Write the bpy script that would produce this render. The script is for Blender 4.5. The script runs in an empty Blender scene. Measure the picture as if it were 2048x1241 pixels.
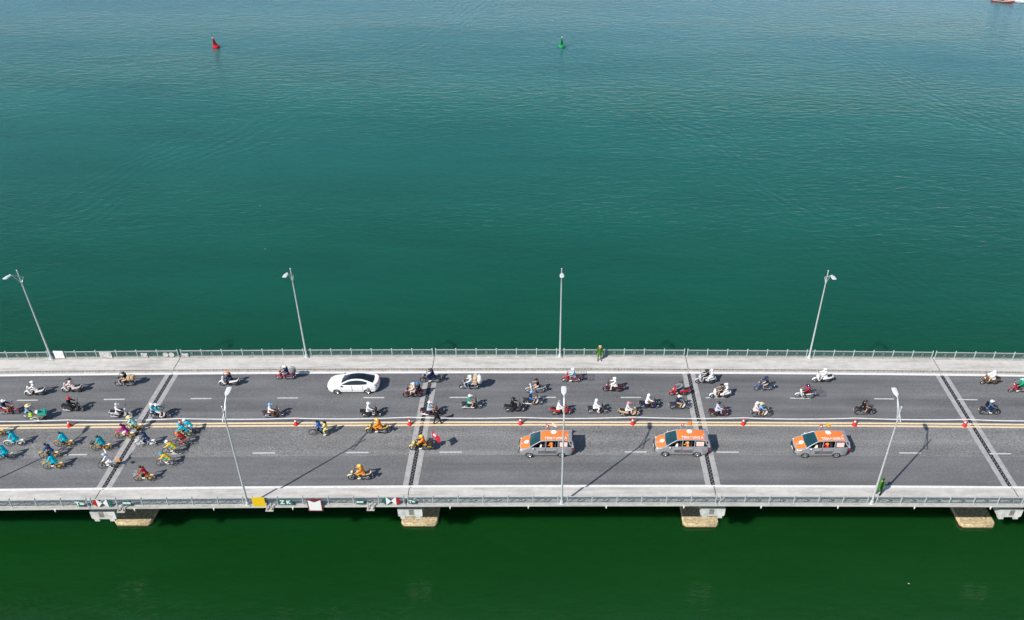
import bpy, bmesh, math, random
from mathutils import Vector, Matrix

random.seed(7)
sc = bpy.context.scene
COL = sc.collection
R = math.radians
PI = math.pi

# ------------------------------------------------------------------ camera
CAM_LOC = Vector((36.0005, -59.3352, 50.9224))
PITCH, YAW, ROLL = R(33.686), R(1.789), R(1.505)
fw = Vector((math.sin(YAW) * math.cos(PITCH), math.cos(YAW) * math.cos(PITCH), -math.sin(PITCH)))
rt = Vector((math.cos(YAW), -math.sin(YAW), 0))
up = rt.cross(fw)
rt, up = rt * math.cos(ROLL) + up * math.sin(ROLL), up * math.cos(ROLL) - rt * math.sin(ROLL)
cam_data = bpy.data.cameras.new('camera')
cam = bpy.data.objects.new('camera', cam_data)
COL.objects.link(cam)
cam.matrix_world = Matrix(((rt.x, up.x, -fw.x, CAM_LOC.x), (rt.y, up.y, -fw.y, CAM_LOC.y), (rt.z, up.z, -fw.z, CAM_LOC.z), (0, 0, 0, 1)))
cam_data.sensor_width = 36
cam_data.lens = 1700.5 / 2048 * 36
cam_data.shift_x = -(1135.7 - 1024) / 2048
cam_data.clip_start = 1
cam_data.clip_end = 6000
sc.camera = cam

# ------------------------------------------------------------------ sky and sun
SUN_EL = R(43.0)
SUN_DIR = Vector((-0.7071 * math.cos(SUN_EL), -0.7071 * math.cos(SUN_EL), math.sin(SUN_EL)))
world = bpy.data.worlds.new('World')
sc.world = world
world.use_nodes = True
wn = world.node_tree
sky = wn.nodes.new('ShaderNodeTexSky')
sky.sky_type = 'NISHITA'
sky.sun_disc = False
sky.sun_elevation = SUN_EL
sky.sun_rotation = math.atan2(SUN_DIR.x, SUN_DIR.y)
sky.air_density = 1.0
sky.dust_density = 0.3
sky.ozone_density = 1.0
bg = wn.nodes['Background']
bg.inputs['Strength'].default_value = 0.105
wn.links.new(sky.outputs[0], bg.inputs[0])
sun_data = bpy.data.lights.new('sun', 'SUN')
sun_data.energy = 4.8
sun_data.angle = R(0.53)
sun_data.color = (1.0, 0.955, 0.885)
sun = bpy.data.objects.new('sun', sun_data)
COL.objects.link(sun)
sun.rotation_euler = (-SUN_DIR).to_track_quat('-Z', 'Y').to_euler()
sun.location = (0, -60, 80)
sc.view_settings.view_transform = 'Standard'
sc.view_settings.look = 'None'
sc.view_settings.exposure = 0.15
sc.view_settings.gamma = 1.0
sc.view_settings.use_curve_mapping = False

# ------------------------------------------------------------------ ground shape
WATER_Z = -7.0


def zd(x):                                   # the deck's crest curve
    return -1.638e-4 * (x - 59.108) ** 2


def slope(x):
    return -2 * 1.638e-4 * (x - 59.108)


# ------------------------------------------------------------------ materials
MATS = {}


def mat(name, col=(.5, .5, .5), rough=.6, metal=0., var=0., scale=6., bump=0., spec=.5, coat=0., bscale=None, alpha=1.):
    if name in MATS:
        return MATS[name]
    m = bpy.data.materials.new(name)
    m.use_nodes = True
    nt = m.node_tree
    b = nt.nodes['Principled BSDF']
    b.inputs['Base Color'].default_value = (*col, 1)
    b.inputs['Roughness'].default_value = rough
    b.inputs['Metallic'].default_value = metal
    b.inputs['Specular IOR Level'].default_value = spec
    b.inputs['Coat Weight'].default_value = coat
    b.inputs['Alpha'].default_value = alpha
    tc = nt.nodes.new('ShaderNodeTexCoord')
    if var:
        n = nt.nodes.new('ShaderNodeTexNoise')
        n.inputs['Scale'].default_value = scale
        n.inputs['Detail'].default_value = 5
        n.inputs['Roughness'].default_value = .65
        nt.links.new(tc.outputs['Object'], n.inputs['Vector'])
        mr = nt.nodes.new('ShaderNodeMapRange')
        mr.inputs['From Min'].default_value = .3
        mr.inputs['From Max'].default_value = .7
        mr.inputs['To Min'].default_value = 1 - var
        mr.inputs['To Max'].default_value = 1 + var
        nt.links.new(n.outputs['Fac'], mr.inputs['Value'])
        hsv = nt.nodes.new('ShaderNodeHueSaturation')
        hsv.inputs['Color'].default_value = (*col, 1)
        nt.links.new(mr.outputs['Result'], hsv.inputs['Value'])
        nt.links.new(hsv.outputs['Color'], b.inputs['Base Color'])
    if bump:
        n2 = nt.nodes.new('ShaderNodeTexNoise')
        n2.inputs['Scale'].default_value = bscale or scale * 4
        n2.inputs['Detail'].default_value = 4
        nt.links.new(tc.outputs['Object'], n2.inputs['Vector'])
        bp = nt.nodes.new('ShaderNodeBump')
        bp.inputs['Strength'].default_value = bump
        bp.inputs['Distance'].default_value = .02
        nt.links.new(n2.outputs['Fac'], bp.inputs['Height'])
        nt.links.new(bp.outputs['Normal'], b.inputs['Normal'])
    MATS[name] = m
    return m


PAL = dict(white=(.84, .83, .82), offwhite=(.66, .63, .60), cream=(.68, .56, .36), black=(.012, .012, .014), darkgrey=(.05, .05, .055),
           grey=(.22, .22, .24), lightgrey=(.48, .49, .52), silver=(.50, .51, .54), navy=(.012, .02, .075), blue=(.02, .16, .50),
           skyblue=(.20, .42, .72), lightblue=(.36, .52, .66), denim=(.06, .13, .26), aqua=(.004, .54, .68), teal=(.01, .36, .44),
           paleaqua=(.38, .66, .62), green=(.01, .33, .17), uniform=(.045, .17, .02), lime=(.40, .68, .06), red=(.52, .015, .02), crimson=(.42, .02, .05),
           maroon=(.10, .008, .014), pink=(.70, .25, .30), palepink=(.74, .58, .56), magenta=(.55, .02, .24), yellow=(.80, .55, .05),
           paleyellow=(.74, .62, .22), gold=(.62, .36, .04), orange=(.86, .25, .035), beige=(.60, .43, .26), brown=(.16, .08, .04), tan=(.50, .33, .17),
           straw=(.70, .55, .28), lavender=(.55, .52, .64), steelblue=(.03, .09, .22), skin=(.52, .30, .20), hair=(.012, .010, .009))


def paint(c):
    return mat('paint_' + c, PAL[c], .28, 0, .05, 9, coat=.5)


def cloth(c):
    return mat('cloth_' + c, PAL[c], .9, 0, .14, 11, bump=.35, bscale=26, spec=.2)


def shell(c):
    return mat('helmet_' + c, PAL[c], .25, 0, .04, 9, coat=.4)


M_SKIN = mat('skin', PAL['skin'], .6, var=.08, scale=20)
M_HAIR = mat('hair', PAL['hair'], .5, var=.2, scale=40)
M_RUBBER = mat('rubber', (.018, .018, .019), .8, var=.2, scale=30)
M_BLACKPL = mat('black_plastic', (.02, .02, .022), .45, var=.15, scale=20)
M_VINYL = mat('seat_vinyl', (.022, .021, .022), .5, var=.2, scale=20)
M_CHROME = mat('chrome', (.75, .76, .78), .22, 1., var=.05, scale=20)
M_ALU = mat('aluminium', (.52, .53, .55), .4, .8, var=.12, scale=18)
M_ENGINE = mat('engine_metal', (.14, .14, .15), .5, .6, var=.3, scale=25)
M_LENS = mat('lamp_lens', (.8, .82, .85), .12, 0, var=.05)
M_REDLENS = mat('tail_lens', (.45, .01, .012), .2, 0, var=.05)
M_PLATE = mat('number_plate', (.78, .79, .82), .45, 0, var=.05, scale=20)
M_GLASS = mat('tinted_glass', (.010, .014, .020), .05, 0, var=.2, scale=1.2, spec=.6, coat=.4)
M_INTERIOR = mat('car_interior', (.03, .03, .033), .8, var=.25, scale=8)
M_GALV = mat('galvanised_steel', (.60, .62, .63), .42, .25, var=.10, scale=7)
M_RAIL = mat('rail_paint', (.43, .46, .46), .5, .15, var=.22, scale=5)
M_RAILPANEL = mat('rail_panel_paint', (.15, .185, .18), .55, .1, var=.3, scale=9)
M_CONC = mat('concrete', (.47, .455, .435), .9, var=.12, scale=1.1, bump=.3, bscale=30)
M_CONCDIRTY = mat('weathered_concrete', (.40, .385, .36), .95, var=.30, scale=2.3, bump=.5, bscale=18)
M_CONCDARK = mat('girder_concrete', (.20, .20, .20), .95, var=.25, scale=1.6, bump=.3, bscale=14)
M_PIERW = mat('pier_cap_concrete', (.58, .57, .55), .9, var=.30, scale=1.7, bump=.4, bscale=12)
M_PILECAP = mat('tidal_concrete', (.50, .40, .24), .95, var=.55, scale=4.5, bump=.8, bscale=7)
M_TIDE = mat('tide_mark', (.10, .075, .025), .8, var=.4, scale=4)
M_STEELDARK = mat('joint_steel', (.26, .26, .27), .5, .3, var=.3, scale=10)
M_JOINTRUB = mat('joint_rubber', (.012, .012, .013), .85, var=.2, scale=10)
M_LINEW = mat('road_paint_white', (.74, .73, .71), .75, var=.12, scale=4)
M_LINEY = mat('road_paint_yellow', (.76, .60, .38), .75, var=.14, scale=4)
M_SIGNWHITE = mat('sign_white', (.80, .80, .80), .5, var=.06, scale=4)


# ------------------------------------------------------------------ mesh building
class MB:
    def __init__(self):
        self.v, self.f = [], []

    def add(self, vs, fs):
        n = len(self.v)
        self.v += [tuple(p) for p in vs]
        self.f += [tuple(i + n for i in f) for f in fs]
        return self

    def box(self, c, s, rot=None):
        x, y, z = (d / 2 for d in s)
        vs = [Vector(p) for p in ((-x, -y, -z), (x, -y, -z), (x, y, -z), (-x, y, -z), (-x, -y, z), (x, -y, z), (x, y, z), (-x, y, z))]
        if rot is not None:
            vs = [rot @ p for p in vs]
        c = Vector(c)
        return self.add([p + c for p in vs], [(3, 2, 1, 0), (4, 5, 6, 7), (0, 1, 5, 4), (1, 2, 6, 5), (2, 3, 7, 6), (3, 0, 4, 7)])

    def loft(self, rings, cap=True, closed=True):
        n = len(rings[0])
        vs = [p for r in rings for p in r]
        fs = []
        for i in range(len(rings) - 1):
            for j in range(n if closed else n - 1):
                k = (j + 1) % n
                fs.append((i * n + j, i * n + k, (i + 1) * n + k, (i + 1) * n + j))
        if cap and closed:
            fs.append(tuple(range(n))[::-1])
            fs.append(tuple((len(rings) - 1) * n + j for j in range(n)))
        return self.add(vs, fs)

    def tube(self, pts, r, n=7, cap=True):
        pts = [Vector(p) for p in pts]
        rs = r if isinstance(r, (list, tuple)) else [r] * len(pts)
        rings = []
        for i, p in enumerate(pts):
            t = (pts[min(i + 1, len(pts) - 1)] - pts[max(i - 1, 0)]).normalized()
            ref = Vector((0, 1, 0)) if abs(t.y) < .8 else Vector((1, 0, 0))
            a = t.cross(ref).normalized()
            b = t.cross(a)
            rings.append([p + (a * math.cos(2 * PI * k / n) + b * math.sin(2 * PI * k / n)) * rs[i] for k in range(n)])
        return self.loft(rings, cap)

    def lathe(self, prof, c=(0, 0, 0), n=12):      # prof = (r, z)
        c = Vector(c)
        rings = [[c + Vector((max(r, 1e-4) * math.cos(2 * PI * k / n), max(r, 1e-4) * math.sin(2 * PI * k / n), z)) for k in range(n)] for r, z in prof]
        return self.loft(rings)

    def ell(self, c, r, nu=10, nv=6, lo=-1., hi=1., rot=None):
        c = Vector(c)
        rings = []
        for i in range(nv + 1):
            s = lo + (hi - lo) * i / nv
            a = math.asin(max(-1, min(1, s))) if nv < 3 else math.asin(lo) + (math.asin(hi) - math.asin(lo)) * i / nv
            q = max(math.cos(a), 1e-3)
            ring = [Vector((r[0] * q * math.cos(2 * PI * k / nu), r[1] * q * math.sin(2 * PI * k / nu), r[2] * math.sin(a))) for k in range(nu)]
            if rot is not None:
                ring = [rot @ p for p in ring]
            rings.append([p + c for p in ring])
        return self.loft(rings)

    def torus(self, c, RR, r, n=20, m=6, axis='y', r2=None):
        c = Vector(c)
        r2 = r2 or r
        vs, fs = [], []
        for i in range(n):
            a = 2 * PI * i / n
            for j in range(m):
                b = 2 * PI * j / m
                rad = RR + r * math.cos(b)
                p = (rad * math.cos(a), r2 * math.sin(b), rad * math.sin(a)) if axis == 'y' else (rad * math.cos(a), rad * math.sin(a), r2 * math.sin(b))
                vs.append(c + Vector(p))
                fs.append((i * m + j, i * m + (j + 1) % m, ((i + 1) % n) * m + (j + 1) % m, ((i + 1) % n) * m + j))
        return self.add(vs, fs)

    def prof(self, pts, hw, inset=.02, y0=0.):      # a side outline (x, z) given thickness across y with eased edges
        cx = sum(p[0] for p in pts) / len(pts)
        cz = sum(p[1] for p in pts) / len(pts)

        def ring(y, k):
            return [Vector((cx + (x - cx) * k, y0 + y, cz + (z - cz) * k)) for x, z in pts]
        k = 1 - inset * 6
        return self.loft([ring(-hw, k), ring(-hw * .72, 1), ring(hw * .72, 1), ring(hw, k)])

    def mesh(self, name, smooth=None):
        me = bpy.data.meshes.new(name)
        me.from_pydata(self.v, [], self.f)
        bm = bmesh.new()
        bm.from_mesh(me)
        bmesh.ops.recalc_face_normals(bm, faces=bm.faces)
        bm.to_mesh(me)
        bm.free()
        if smooth is not None:
            me.polygons.foreach_set('use_smooth', [True] * len(me.polygons))
            me.set_sharp_from_angle(angle=R(smooth))
        return me


def obj(name, me, m=None, parent=None, loc=None):
    if isinstance(me, MB):
        me = me.mesh(name, 40)
    if me is not None and not me.materials:
        me.materials.append(m)
    o = bpy.data.objects.new(name, me)
    COL.objects.link(o)
    if me is not None and m is not None and me.materials[0] is not m:
        o.material_slots[0].link = 'OBJECT'
        o.material_slots[0].material = m
    if parent is not None:
        o.parent = parent
    if loc is not None:
        o.location = loc
    return o


def tag(o, label=None, cat=None, group=None, kind=None):
    for k, v in (('label', label), ('category', cat), ('group', group), ('kind', kind)):
        if v:
            o[k] = v
    return o


def thing(name, label, cat, group=None, loc=(0, 0, 0), rz=0., x_slope=None):
    o = bpy.data.objects.new(name, None)
    COL.objects.link(o)
    o.empty_display_size = .2
    o.location = loc
    m = Matrix.Rotation(rz, 3, 'Z')
    if x_slope:
        m = Matrix.Rotation(-math.atan(x_slope), 3, 'Y') @ m
    o.rotation_euler = m.to_euler()
    return tag(o, label, cat, group)


def instantiate(parts, root, mats):
    made = []
    for name, me, key, par in parts:
        m = mats.get(key, key) if isinstance(key, str) else key
        made.append(obj(name, me, m, root if par is None else made[par]))
    return made


def txt_mesh(s, size, depth=.004):
    cu = bpy.data.curves.new('lettering', 'FONT')
    cu.body = s
    cu.size = size
    cu.extrude = depth
    cu.offset = size * .038
    cu.resolution_u = 2
    cu.align_x = 'CENTER'
    cu.align_y = 'CENTER'
    o = bpy.data.objects.new('lettering_source', cu)
    COL.objects.link(o)
    dg = bpy.context.evaluated_depsgraph_get()
    me = bpy.data.meshes.new_from_object(o.evaluated_get(dg))
    bpy.data.objects.remove(o)
    bpy.data.curves.remove(cu)
    me.materials.clear()
    return me


# ------------------------------------------------------------------ water
WAKES = [(-35, 38, R(67.3), 14, 2.0), (83, 182, R(-69.3), 12, 2.3), (45, 123, R(-66.2), 11, 1.9)]


def water_material():
    m = bpy.data.materials.new('sea_water')
    m.use_nodes = True
    nt = m.node_tree
    N, L = nt.nodes, nt.links
    b = N['Principled BSDF']
    b.inputs['IOR'].default_value = 1.333
    b.inputs['Roughness'].default_value = .09
    b.subsurface_method = 'BURLEY'
    b.inputs['Subsurface Weight'].default_value = 1.0
    b.inputs['Subsurface Radius'].default_value = (1.0, 1.6, 1.3)
    b.inputs['Subsurface Scale'].default_value = 1.0
    geo = N.new('ShaderNodeNewGeometry')

    def noise(scale, rot, sx, sy, detail=3, rough=.5, dist=0.):
        mp = N.new('ShaderNodeMapping')
        mp.inputs['Rotation'].default_value = (0, 0, rot)
        mp.inputs['Scale'].default_value = (sx, sy, 1)
        L.new(geo.outputs['Position'], mp.inputs['Vector'])
        n = N.new('ShaderNodeTexNoise')
        n.inputs['Scale'].default_value = scale
        n.inputs['Detail'].default_value = detail
        n.inputs['Roughness'].default_value = rough
        n.inputs['Distortion'].default_value = dist
        L.new(mp.outputs['Vector'], n.inputs['Vector'])
        return n.outputs['Fac']

    def math_(op, a, c):
        n = N.new('ShaderNodeMath')
        n.operation = op
        for i, q in enumerate((a, c)):
            if isinstance(q, (int, float)):
                n.inputs[i].default_value = q
            else:
                L.new(q, n.inputs[i])
        return n.outputs[0]

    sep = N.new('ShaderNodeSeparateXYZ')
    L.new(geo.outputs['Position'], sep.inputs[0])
    # body colour: green plankton water in the inner basin, teal beyond, far end paled by sky reflection painted into the colour, mixed in drifting streaks
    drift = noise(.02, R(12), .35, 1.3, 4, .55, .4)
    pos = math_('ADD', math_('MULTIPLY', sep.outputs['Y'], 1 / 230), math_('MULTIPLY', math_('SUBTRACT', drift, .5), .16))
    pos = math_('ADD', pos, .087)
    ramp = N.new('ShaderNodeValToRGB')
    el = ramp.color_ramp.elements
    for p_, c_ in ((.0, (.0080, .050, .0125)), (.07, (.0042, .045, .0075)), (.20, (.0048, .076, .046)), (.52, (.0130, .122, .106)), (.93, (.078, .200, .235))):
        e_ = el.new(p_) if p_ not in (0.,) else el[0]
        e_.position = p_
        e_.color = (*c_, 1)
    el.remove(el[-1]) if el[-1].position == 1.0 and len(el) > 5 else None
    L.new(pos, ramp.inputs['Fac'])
    murk = N.new('ShaderNodeHueSaturation')
    L.new(ramp.outputs['Color'], murk.inputs['Color'])
    mk = N.new('ShaderNodeMapRange')
    for i, q in zip(('From Min', 'From Max', 'To Min', 'To Max'), (.3, .7, .90, 1.10)):
        mk.inputs[i].default_value = q
    L.new(noise(.10, R(8), .30, 1.2, 4, .6, .5), mk.inputs['Value'])
    L.new(mk.outputs['Result'], murk.inputs['Value'])
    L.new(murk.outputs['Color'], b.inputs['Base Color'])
    # ripples: wind waves in two crossing trains, strong in patches, nearly calm in the lee of the deck
    w1 = noise(.80, R(-34), .42, 1.0, 3, .58, .35)
    w2 = noise(.88, R(40), .42, 1.0, 3, .58, .35)
    w3 = noise(1.3, R(4), .45, 1.0, 2, .5)
    mask1 = noise(.016, R(25), .5, 1.6, 2, .5)
    mask2 = noise(.014, R(-40), .5, 1.7, 2, .5)

    def rng(v, a, c, lo, hi):
        n = N.new('ShaderNodeMapRange')
        for i, q in zip(('From Min', 'From Max', 'To Min', 'To Max'), (a, c, lo, hi)):
            n.inputs[i].default_value = q
        L.new(v, n.inputs['Value'])
        return n.outputs['Result']
    h = math_('ADD', math_('MULTIPLY', w1, rng(mask1, .38, .62, .12, 1.)), math_('MULTIPLY', w2, rng(mask2, .38, .62, .12, 1.)))
    h = math_('ADD', h, math_('MULTIPLY', w3, .16))
    # long boat wakes: trains of parallel crests along three old tracks
    bend = math_('MULTIPLY', math_('SUBTRACT', noise(.012, 0, 1, 1, 2), .5), 26)
    jig = math_('MULTIPLY', noise(.16, 0, 1, 1, 3, .6), 4.0)
    patchy = math_('MULTIPLY', rng(noise(.05, 0, 1, 1, 2), .35, .65, 0., 1.), .085)

    def wake(px, py, ang, half, wl):
        ca, sa = math.cos(ang), math.sin(ang)
        across = math_('ADD', math_('MULTIPLY', math_('SUBTRACT', sep.outputs['X'], px), -sa), math_('MULTIPLY', math_('SUBTRACT', sep.outputs['Y'], py), ca))
        d = math_('ADD', across, bend)
        crest = math_('SINE', math_('MULTIPLY', math_('ADD', d, jig), 2 * PI / wl), 0)
        fall = rng(math_('ABSOLUTE', d, 0), 0, half, 1., 0.)
        return math_('MULTIPLY', math_('MULTIPLY', crest, fall), patchy)
    for args in WAKES:
        h = math_('ADD', h, wake(*args))
    lee = rng(sep.outputs['Y'], -10, 80, .38, 1.)
    bp = N.new('ShaderNodeBump')
    bp.inputs['Distance'].default_value = .21
    bp.inputs['Strength'].default_value = 1.
    L.new(math_('MULTIPLY', h, lee), bp.inputs['Height'])
    L.new(bp.outputs['Normal'], b.inputs['Normal'])
    return m


w = MB()
w.add([(-2500, -1500, WATER_Z), (2600, -1500, WATER_Z), (2600, 3500, WATER_Z), (-2500, 3500, WATER_Z)], [(0, 1, 2, 3)])
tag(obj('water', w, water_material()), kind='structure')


# ------------------------------------------------------------------ bridge deck
X0, X1 = -50, 125
JOINTS = [-25, 0, 25, 50, 75, 100]
SPANS = [(X0 + 25 * i, X0 + 25 * i + 25) for i in range(7)]
Y_RAIL_F, Y_RAIL_N = 8.55, -11.17


def strip(mb, xa, xb, ring, step=2.5, gap=0.):       # sweep a cross-section ring of (y, z above deck) along the crest curve
    n = max(1, int(round((xb - xa) / step)))
    rings = []
    for i in range(n + 1):
        x = xa + gap + (xb - xa - 2 * gap) * i / n
        rings.append([Vector((x, y, z + zd(x))) for y, z in ring])
    return mb.loft(rings)


def asphalt(name, base, contrast, coarse):
    m = bpy.data.materials.new(name)
    m.use_nodes = True
    nt = m.node_tree
    N, L = nt.nodes, nt.links
    b = N['Principled BSDF']
    b.inputs['Roughness'].default_value = .92
    b.inputs['Specular IOR Level'].default_value = .25
    geo = N.new('ShaderNodeNewGeometry')
    col = None

    def noise(sx, sy, scale, detail, lo, hi, fmin=.3, fmax=.7):
        mp = N.new('ShaderNodeMapping')
        mp.inputs['Scale'].default_value = (sx, sy, 1)
        L.new(geo.outputs['Position'], mp.inputs['Vector'])
        n = N.new('ShaderNodeTexNoise')
        n.inputs['Scale'].default_value = scale
        n.inputs['Detail'].default_value = detail
        n.inputs['Roughness'].default_value = .6
        L.new(mp.outputs['Vector'], n.inputs['Vector'])
        mr = N.new('ShaderNodeMapRange')
        for i, q in zip(('From Min', 'From Max', 'To Min', 'To Max'), (fmin, fmax, lo, hi)):
            mr.inputs[i].default_value = q
        L.new(n.outputs['Fac'], mr.inputs['Value'])
        return mr.outputs['Result']

    def mul(a, c):
        n = N.new('ShaderNodeMath')
        n.operation = 'MULTIPLY'
        L.new(a, n.inputs[0])
        L.new(c, n.inputs[1])
        return n.outputs[0]
    wear = noise(.02, 1.0, .75, 3, 1 - contrast, 1 + contrast)          # wheel tracks and paver passes run along the road
    patch = noise(.35, 1.0, .5, 4, 1 - contrast * .7, 1 + contrast * .7)
    grit = noise(1, 1, 7.5, 3, 1 - coarse, 1 + coarse, .25, .75)
    spots = noise(.5, 1.2, 1.7, 2, .62, 1.0, .16, .27)                      # oil drips
    v = mul(mul(mul(wear, patch), grit), spots)
    hsv = N.new('ShaderNodeHueSaturation')
    hsv.inputs['Color'].default_value = (*base, 1)
    L.new(v, hsv.inputs['Value'])
    L.new(hsv.outputs['Color'], b.inputs['Base Color'])
    return m


road_me = MB()
lanes = [(-1.45, 6.62, 0), (-5.38, -1.45, 1), (-9.42, -5.38, 2)]
nx = 70
lane_of = []
for ya, yb, k in lanes:
    vs, fs = [], []
    for i in range(nx + 1):
        x = X0 + (X1 - X0) * i / nx
        vs += [(x, ya, zd(x)), (x, yb, zd(x))]
    for i in range(nx):
        fs.append((2 * i, 2 * i + 2, 2 * i + 3, 2 * i + 1))
        lane_of.append(k)
    road_me.add(vs, fs)
me = road_me.mesh('road')
for m_ in (asphalt('asphalt_outbound', (.150, .151, .156), .22, .28), asphalt('asphalt_worn_lane', (.196, .193, .192), .18, .50),
           asphalt('asphalt_fresh_lane', (.152, .152, .156), .18, .28)):
    me.materials.append(m_)
me.polygons.foreach_set('material_index', lane_of)
road = bpy.data.objects.new('road', me)
COL.objects.link(road)
tag(road, kind='structure')


def flat(mb, xa, xb, ya, yb, z):
    n = max(1, int((xb - xa) / 5))
    vs, fs = [], []
    for i in range(n + 1):
        x = xa + (xb - xa) * i / n
        vs += [(x, ya, zd(x) + z), (x, yb, zd(x) + z)]
    for i in range(n):
        fs.append((2 * i, 2 * i + 2, 2 * i + 3, 2 * i + 1))
    return mb.add(vs, fs)


obj('edge_line', flat(MB(), X0, X1, 6.02, 6.34, .012), M_LINEW, road)
obj('edge_line', flat(MB(), X0, X1, -9.24, -8.93, .012), M_LINEW, road)
obj('centre_line', flat(MB(), X0, X1, -1.24, -1.02, .012), M_LINEY, road)
obj('centre_line', flat(MB(), X0, X1, -1.60, -1.38, .012), M_LINEY, road)
for k in range(-6, 16):
    for y, x in ((2.37, 3.1 + 8 * k), (-5.0, 2.95 + 8 * k)):
        obj('lane_dash', flat(MB(), x, x + 1.92, y - .075, y + .075, .012), mat('worn_lane_paint', (.52, .52, .515), .8, var=.2, scale=5), road)
obj('gutter_strip', flat(MB(), X0, X1, 6.34, 6.60, .005), M_CONCDIRTY, road)

# expansion joints: two concrete nosings and a rubber seal with steel fingers
for jx in JOINTS:
    if jx < -20 or jx > 90:
        pass
    for s in (-1, 1):
        obj('joint_nosing', flat(MB(), jx + s * .40 - .23, jx + s * .40 + .23, -9.24, 6.34, .004), mat('nosing_concrete', (.36, .35, .345), .9, var=.2, scale=2., bump=.3), road)
    seal = obj('joint_seal', flat(MB(), jx - .17, jx + .17, -9.24, 6.34, .007), M_JOINTRUB, road)
    t = MB()
    y = -9.2
    i = 0
    while y < 6.25:
        sx = jx + (-.045 if i % 2 else .045)
        zc = zd(jx)
        t.add([(sx - .075, y, zc + .016), (sx + .075, y + .05, zc + .016), (sx + .075, y + .13, zc + .016), (sx - .075, y + .08, zc + .016)], [(0, 1, 2, 3)])
        y += .2
        i += 1
    tag(obj('joint_fingers', t, M_STEELDARK, seal), kind='stuff')

# sidewalks
side_mats = {}


def pavement_mat():
    m = mat('sidewalk_concrete', (.555, .53, .495), .92, var=.10, scale=1.6, bump=.35, bscale=22)
    nt = m.node_tree
    N, L = nt.nodes, nt.links
    b = N['Principled BSDF']
    hsv = [n for n in N if n.type == 'HUE_SAT'][0]
    tc = [n for n in N if n.type == 'TEX_COORD'][0]
    mp = N.new('ShaderNodeMapping')
    mp.inputs['Scale'].default_value = (.25, 1.6, 1)
    L.new(tc.outputs['Object'], mp.inputs['Vector'])
    n = N.new('ShaderNodeTexNoise')
    n.inputs['Scale'].default_value = .9
    n.inputs['Detail'].default_value = 6
    n.inputs['Roughness'].default_value = .7
    L.new(mp.outputs['Vector'], n.inputs['Vector'])
    mr = N.new('ShaderNodeMapRange')
    mr.inputs['From Min'].default_value = .33
    mr.inputs['From Max'].default_value = .55
    mr.inputs['To Min'].default_value = .70
    mr.inputs['To Max'].default_value = 1.
    L.new(n.outputs['Fac'], mr.inputs['Value'])
    mx = N.new('ShaderNodeMixRGB')
    mx.blend_type = 'MULTIPLY'
    mx.inputs['Fac'].default_value = 1
    L.new(hsv.outputs['Color'], mx.inputs['Color1'])
    L.new(mr.outputs['Result'], mx.inputs['Color2'])
    L.new(mx.outputs['Color'], b.inputs['Base Color'])
    return m


M_PAVE = pavement_mat()
for name, ya, yb in (('sidewalk', 6.60, 8.86), ('sidewalk', -11.35, -9.36)):
    root_sw = None
    for (xa, xb) in SPANS:
        mb = strip(MB(), xa, xb, [(ya, .06), (yb, .06), (yb, .2), (ya, .2)], gap=.02)
        if root_sw is None:
            root_sw = tag(obj(name, mb, M_PAVE), kind='structure')
        else:
            obj('pavement_slab', mb, M_PAVE, root_sw)
        # raised plinth that carries the railing
        pa, pb = (8.36, 8.82) if ya > 0 else (-11.33, -11.0)
        obj('railing_plinth', strip(MB(), xa, xb, [(pa, .195), (pb, .195), (pb, .232), (pa, .232)], gap=.03), M_CONCDIRTY, root_sw)
        # kerb stones with scupper slots
        kb = strip(MB(), xa, xb, [(ya - .012, .0), (ya + .01, .0), (ya + .01, .18), (ya - .012, .18)], gap=.02) if ya > 0 else strip(MB(), xa, xb, [(yb - .01, 0), (yb + .012, 0), (yb + .012, .13), (yb - .01, .13)], gap=.02)
        kerb = obj('kerb_face', kb, mat('kerb_concrete', (.30, .275, .245), .95, var=.25, scale=3.), root_sw)
        if ya > 0:
            sl = MB()
            x = xa + .2
            while x < xb - .1:
                if random.random() < .82:
                    sl.box((x, ya - .012, zd(x) + .11), (.06 + random.random() * .09, .012, .10))
                x += .3 + random.uniform(-.02, .02)
            tag(obj('scupper_slots', sl, mat('kerb_grime', (.11, .095, .08), .95, var=.35, scale=5), kerb), kind='stuff')

# the bridge itself
bridge = thing('bridge', 'long concrete girder bridge carrying the road across green water', 'bridge')
for (xa, xb) in SPANS:
    obj('deck_slab', strip(MB(), xa, xb, [(-11.0, .03), (-10.6, -.25), (-9.6, -.55), (7.1, -.55), (8.1, -.25), (8.5, .03), (8.5, .055), (6.62, .055), (6.62, -.056), (-9.38, -.056), (-9.38, .055), (-11.0, .055)], gap=.03), M_CONC, bridge)
    for gy in (-9.2, -6.0, -2.8, .4, 3.6, 6.8):
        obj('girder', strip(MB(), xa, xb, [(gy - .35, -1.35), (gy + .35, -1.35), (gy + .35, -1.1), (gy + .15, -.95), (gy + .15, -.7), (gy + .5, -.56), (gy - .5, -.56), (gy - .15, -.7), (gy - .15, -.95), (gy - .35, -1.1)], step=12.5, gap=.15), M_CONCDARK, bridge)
    for q in (.14, .39, .64, .89):
        x = xa + 25 * q
        p = MB().tube([(x, -11.41, zd(x) + .10), (x, -11.41, zd(x) - .08)], .05, 8)
        p.box((x, -11.39, zd(x) + .09), (.13, .05, .05))
        obj('drain_pipe', p, mat('white_pipe', (.74, .74, .72), .5, var=.1), bridge)
for jx in JOINTS:
    for ya, yb in ((6.6, 8.3), (-10.9, -9.38)):
        obj('sidewalk_gap', MB().box((jx + random.uniform(-.02, .02), (ya + yb) / 2, zd(jx) + .2015), (.06, yb - ya, .005)), M_JOINTRUB, bridge)

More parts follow.
